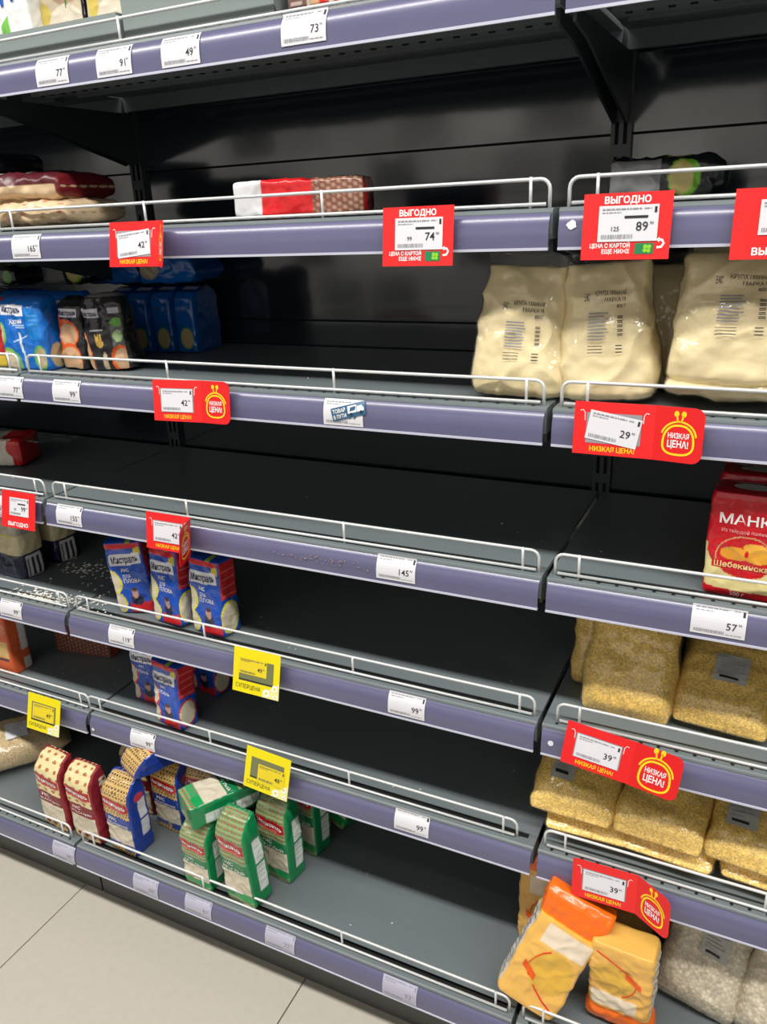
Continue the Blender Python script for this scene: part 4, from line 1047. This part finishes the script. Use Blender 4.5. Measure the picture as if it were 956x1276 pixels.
# fourth shelf, left bay: red and white packet lying
def rw2(p):
    p.band(0, 1, (222, 214, 200)); p.put(p.V > 0.84, (206, 30, 34)); p.ell(0, 0.45, 0.8, 0.5, 0.14, (206, 30, 34)); p.ell(1, 0.3, 0.84, 0.3, 0.06, (206, 30, 34)); p.rect(0, 0.2, 0.3, 0.2, 0.55, (120, 150, 100))
o, _ = simple_pack('grain_packet', 'white packet with red end lying on the left fourth shelf', 'packet', None, 0.09, 0.062, 0.17, BRICK, 121, rw2, (222, 214, 200), 'pack', 0.003)
laid(o, -0.395, 0.130, z4, 22)
v = []; n = 14
for j in range(6):
    for i in range(n):
        q = i/(n-1); v.append((-0.030+0.060*q + 0.004*math.sin(i*1.7+j), -0.02+0.004*math.sin(j*2.1+i*0.8), 0.166+0.022*j + 0.003*math.sin(i*2.3)))
o_f = mobj('clear_film', v, [(j*n+i, j*n+i+1, (j+1)*n+i+1, (j+1)*n+i) for j in range(5) for i in range(n-1)], M['filmhard'], o, smooth=True)
o_f['label'] = 'empty clear end of the packet film'

# fifth shelf, left bay: round beige packs with navy base
def navy_base(p):
    p.band(0, 1, (214, 200, 160)); p.band(0.0, 0.36, (26, 26, 56)); p.rect(1, 0.2, 0.75, 0.02, 0.34, (222, 222, 224))
    for i in range(7): p.rect(1, 0.27+i*0.06, 0.295+i*0.06, 0.06, 0.30, (40, 40, 44))
    p.put(p.V > 0.62, (176, 170, 156)); p.rect(0, 0, 0.4, 0.5, 0.72, (210, 204, 190)); p.rect(0, 0, 1, 0.60, 0.62, (220, 196, 60))
o, _ = simple_pack('rice_bag', 'beige rice bag with navy base and barcode, nearest the shelf front', 'rice bag', 'beige rice bags with navy bases', 0.10, 0.075, 0.165, ROUND, 131, navy_base, (214, 200, 160), 'pack', 0.0025)
put(o, -0.262, 0.125, z5, rz=-4)
o2 = clone(o, 'beige rice bag with navy base standing behind the front one'); put(o2, -0.255, 0.222, z5, rz=-8)
o2 = clone(o, 'beige rice bag with navy base at the back beside the spilled grains'); put(o2, -0.345, 0.240, z5, rz=0)

# sixth shelf, left bay: orange boxes
def obox(p):
    p.band(0, 1, (206, 92, 48)); p.rect(0, 0.05, 0.9, 0.84, 0.96, (150, 40, 40)); p.dots(0, 0.68, 0.82, 8, 40, (190, 170, 160), 0.3); p.rect(0, 0, 0.95, 0.30, 0.55, (216, 178, 110)); p.rect(0, 0, 0.9, 0.25, 0.28, (60, 56, 60))
    p.dots(0, 0.02, 0.14, 8, 30, (120, 60, 40), 0.3); p.rect(1, 0.55, 0.95, 0.35, 0.85, (206, 208, 206)); p.rect(1, 0.55, 0.95, 0.05, 0.22, (206, 208, 206))
o, _ = simple_pack('grain_box', 'orange grain box standing on the left sixth shelf', 'box', 'orange grain boxes', 0.09, 0.058, 0.160, BRICK, 141, obox, (206, 92, 48), 'packmat', 0.0012)
put(o, -0.327, 0.082, z6, rz=0)
def obox2(p):
    p.band(0, 1, (196, 84, 46)); p.face(0, (110, 60, 52)); p.dots(0, 0, 1, 9, 16, (160, 120, 100), 0.3); p.rect(3, 0.1, 0.5, 0.4, 0.9, (200, 204, 202)); p.rect(1, 0.1, 0.5, 0.4, 0.9, (200, 204, 202))
o, _ = simple_pack('grain_box', 'orange grain box lying in shadow behind the standing one', 'box', 'orange grain boxes', 0.09, 0.058, 0.160, BRICK, 142, obox2, (196, 84, 46), 'packmat', 0.0012)
put(o, -0.345, 0.205, z6, rz=8, ry=90); o.location.x = -0.28 + 0.0

# bottom shelf, left bay: bags of pale groats
BG = 'clear bags of pale groats'
o = clear_bag('groats_bag', 'pale groats bag with white label lying on the bottom shelf', 'grain bag', BG, 0.15, 0.085, 0.25, PILLOW, 'barley', 151, amp=0.003, tagspec=None)
laid(o, -0.445, -0.025, z7, 52)
tg = patch(Pack(0.155, 0.09, 0.252, PILLOW, nf=26, ns=12, m=44, seed=151, amp=0.00375, freq=20), o, 'white_label', M['paper'], 0, 0.40, 0.82, 0.42, 0.62, off=0.002)
tg['label'] = 'white paper label'
o = clear_bag('groats_bag', 'brown groats bag in shadow at the back of the bottom shelf', 'grain bag', BG, 0.15, 0.085, 0.23, PILLOW, 'barley', 152, amp=0.003)
laid(o, -0.56, 0.190, z7+0.085, 15)

# topmost shelf: grey trays, pouches in them, a brown carton
def tray(label, x0, x1, hgt, seed):
    t = thing('display_tray', label, 'tray', ((x0+x1)/2, 0.16, z1+0.0005), group='grey trays on the topmost shelf'); w = (x1-x0)/2
    MB().box(-w, w, -0.122, -0.119, 0.0, hgt).obj('front_wall', M['tray'], t); MB().box(-w, w, 0.115, 0.118, 0.0, hgt).obj('rear_wall', M['tray'], t)
    MB().box(-w, -w+0.003, -0.119, 0.115, 0.0, hgt).obj('side_wall', M['tray'], t); MB().box(w-0.003, w, -0.119, 0.115, 0.0, hgt).obj('side_wall', M['tray'], t)
    MB().box(-w+0.003, w-0.003, -0.119, 0.115, 0.0, 0.002).obj('tray_floor', M['tray'], t)
    return t
tray('matt grey display tray holding the cream pouches', 0.012, 0.330, 0.045, 1)
tray('glossy grey display tray beside the first one', 0.342, 0.604, 0.060, 2)
def pouch_a(p):
    p.band(0, 1, (240, 240, 240)); p.rect(0, 0, 0.6, 0.0, 0.42, (120, 196, 84), 0.6); p.rect(0, 0.1, 0.22, 0.0, 0.45, (236, 240, 236), 0.9); p.rect(0, 0.35, 0.45, 0.0, 0.45, (236, 240, 236), 0.9)
def pouch_b(p):
    p.band(0, 1, (120, 96, 80)); p.rect(0, 0.0, 1, 0.0, 0.62, (206, 192, 164)); p.ell(0, 0.6, 0.30, 0.42, 0.22, (230, 220, 198)); p.ell(0, 0.16, 0.46, 0.12, 0.10, (212, 190, 90)); p.ell(0, 0.65, 0.60, 0.3, 0.08, (180, 150, 130)); p.rect(0, 0.62, 0.66, 0.38, 0.5, (90, 130, 50), 0.8)
    p.face(1, (22, 22, 24))
SG = 'soup pouches in the grey tray'
o, pk = simple_pack('soup_pouch', 'white and green pouch with blue script at the tray end', 'pouch', SG, 0.115, 0.03, 0.15, BRICK, 161, pouch_a, (240, 240, 240))
put(o, 0.076, 0.074, z1+0.003, rz=0)
mb = MB(); g = pk.fn(0, 0.0012)
ribbon(mb, [(0.10+0.022*math.sin(i*0.9)+0.026*i, 0.58+0.10*math.cos(i*0.9)+0.004*i) for i in range(30)], 0.045, 0, g); mb.obj('script_print', mat('blue_script', (24, 92, 176), 0.4), o)
pb, _ = simple_pack('soup_pouch', 'cream pouch with mushroom picture beside the white and green one', 'pouch', SG, 0.098, 0.03, 0.15, BRICK, 162, pouch_b, (22, 22, 24)); put(pb, 0.176, 0.100, z1+0.003)
o = clone(pb, 'cream pouch with mushroom picture at the middle of the trays'); put(o, 0.278, 0.100, z1+0.003)
o = clone(pb, 'cream pouch standing in the glossy grey tray'); put(o, 0.394, 0.110, z1+0.003)
def carton(p):
    p.band(0, 1, (110, 82, 74)); p.rect(0, 0.30, 1, 0, 1, (214, 166, 120)); p.ell(0, 0.66, 0.30, 0.26, 0.24, (214, 40, 40)); p.ell(0, 0.66, 0.30, 0.20, 0.185, (224, 170, 130)); p.ell(0, 0.66, 0.30, 0.14, 0.13, (214, 40, 40)); p.rect(0, 0.63, 0.69, 0.0, 0.5, (240, 236, 230))
    for i in range(3): p.rect(0, 0.05, 0.24, 0.12+i*0.06, 0.14+i*0.06, (190, 170, 160))
o, _ = simple_pack('soup_carton', 'brown carton with red ring mark on the topmost shelf', 'carton', None, 0.105, 0.05, 0.15, BRICK, 163, carton, (110, 82, 74), 'packmat', 0.0006); put(o, 0.672, 0.068, z1)

# ------------------------------------------------------------------ spilled grains, crumbs and scraps
def scatter(name, label, cat, m, pts, size, seed):
    r = random.Random(seed); mb = MB()
    for x, y, z in pts:
        a = r.uniform(0, 6.28); l = size*r.uniform(0.7, 1.2); w = l*0.42; h = w*0.7
        c, s_ = math.cos(a), math.sin(a)
        v = [(-l/2, 0, h/2), (0, -w/2, h/2), (l/2, 0, h/2), (0, w/2, h/2), (0, 0, h), (0, 0, 0)]
        mb.add([(x+c*q[0]-s_*q[1], y+s_*q[0]+c*q[1], z+q[2]) for q in v], [(0, 1, 4), (1, 2, 4), (2, 3, 4), (3, 0, 4), (1, 0, 5), (2, 1, 5), (3, 2, 5), (0, 3, 5)])
    o = mb.obj(name, m); o['label'] = label; o['category'] = cat; o['kind'] = 'stuff'
    return o
r = random.Random(5); pts = []
for cx, cy, sx, sy, n in ((-0.10, 0.040, 0.045, 0.013, 210), (-0.02, 0.16, 0.05, 0.05, 60), (0.02, 0.055, 0.05, 0.02, 40), (-0.13, 0.19, 0.03, 0.02, 60), (0.09, 0.13, 0.02, 0.02, 14)):
    for i in range(n): pts.append((r.gauss(cx, sx), min(0.38, max(0.032, r.gauss(cy, sy))), z5))
pts = [q for q in pts if abs(q[0]) > 0.006]
scatter('spilled_rice', 'white rice grains spilled over the left fifth shelf', 'spilled rice', M['rice'], pts, 0.0095, 1)
for k in range(3, 8):
    pts = [(r.uniform(-0.3, 1.3), r.uniform(0.05, 0.2) + (YB if k == 7 else 0), ztop(k)) for i in range(16)]
    pts = [q for q in pts if min(abs(q[0]), abs(q[0]-1)) > 0.006]
    scatter('stray_grains', 'few single pale grains left on the %s shelf' % ORD[k-1], 'stray grains', M['rice'], pts, 0.005, 2+k)
pts = []
for i in range(40):
    zz = r.uniform(0.017, 0.027); pts.append((r.gauss(0.63, 0.05), rail_y(zz)-0.0014, zbot(4)+zz))
scatter('stuck_crumbs', 'brown crumbs stuck in the fourth price rail', 'crumbs', M['crumb'], pts, 0.0045, 3)
for x, k, zz, w, h, lb in ((1.022, 2, 0.028, 0.013, 0.011, 'white torn sticker remnant on the second rail beside the deal tag'), (0.016, 6, 0.018, 0.009, 0.008, 'small white sticker dot at the start of the sixth rail'),
                        (1.021, 5, 0.024, 0.011, 0.010, 'white sticker scrap on the fifth rail beside the tilted red tag')):
    t = thing('sticker_scrap', lb, 'sticker', (x, 0, zbot(k)+zz), group='white sticker remnants')
    rr = random.Random(int(x*1000)); n = 12
    mb = MB(); pp = [(w/2*math.cos(2*math.pi*i/n)*rr.uniform(0.75, 1.1), h/2*math.sin(2*math.pi*i/n)*rr.uniform(0.75, 1.1)) for i in range(n)]
    mb.add([(a, rail_y(b+zz)-0.0012, b) for a, b in pp], [tuple(range(n))]); mb.obj('paper_scrap', M['paper'], t)
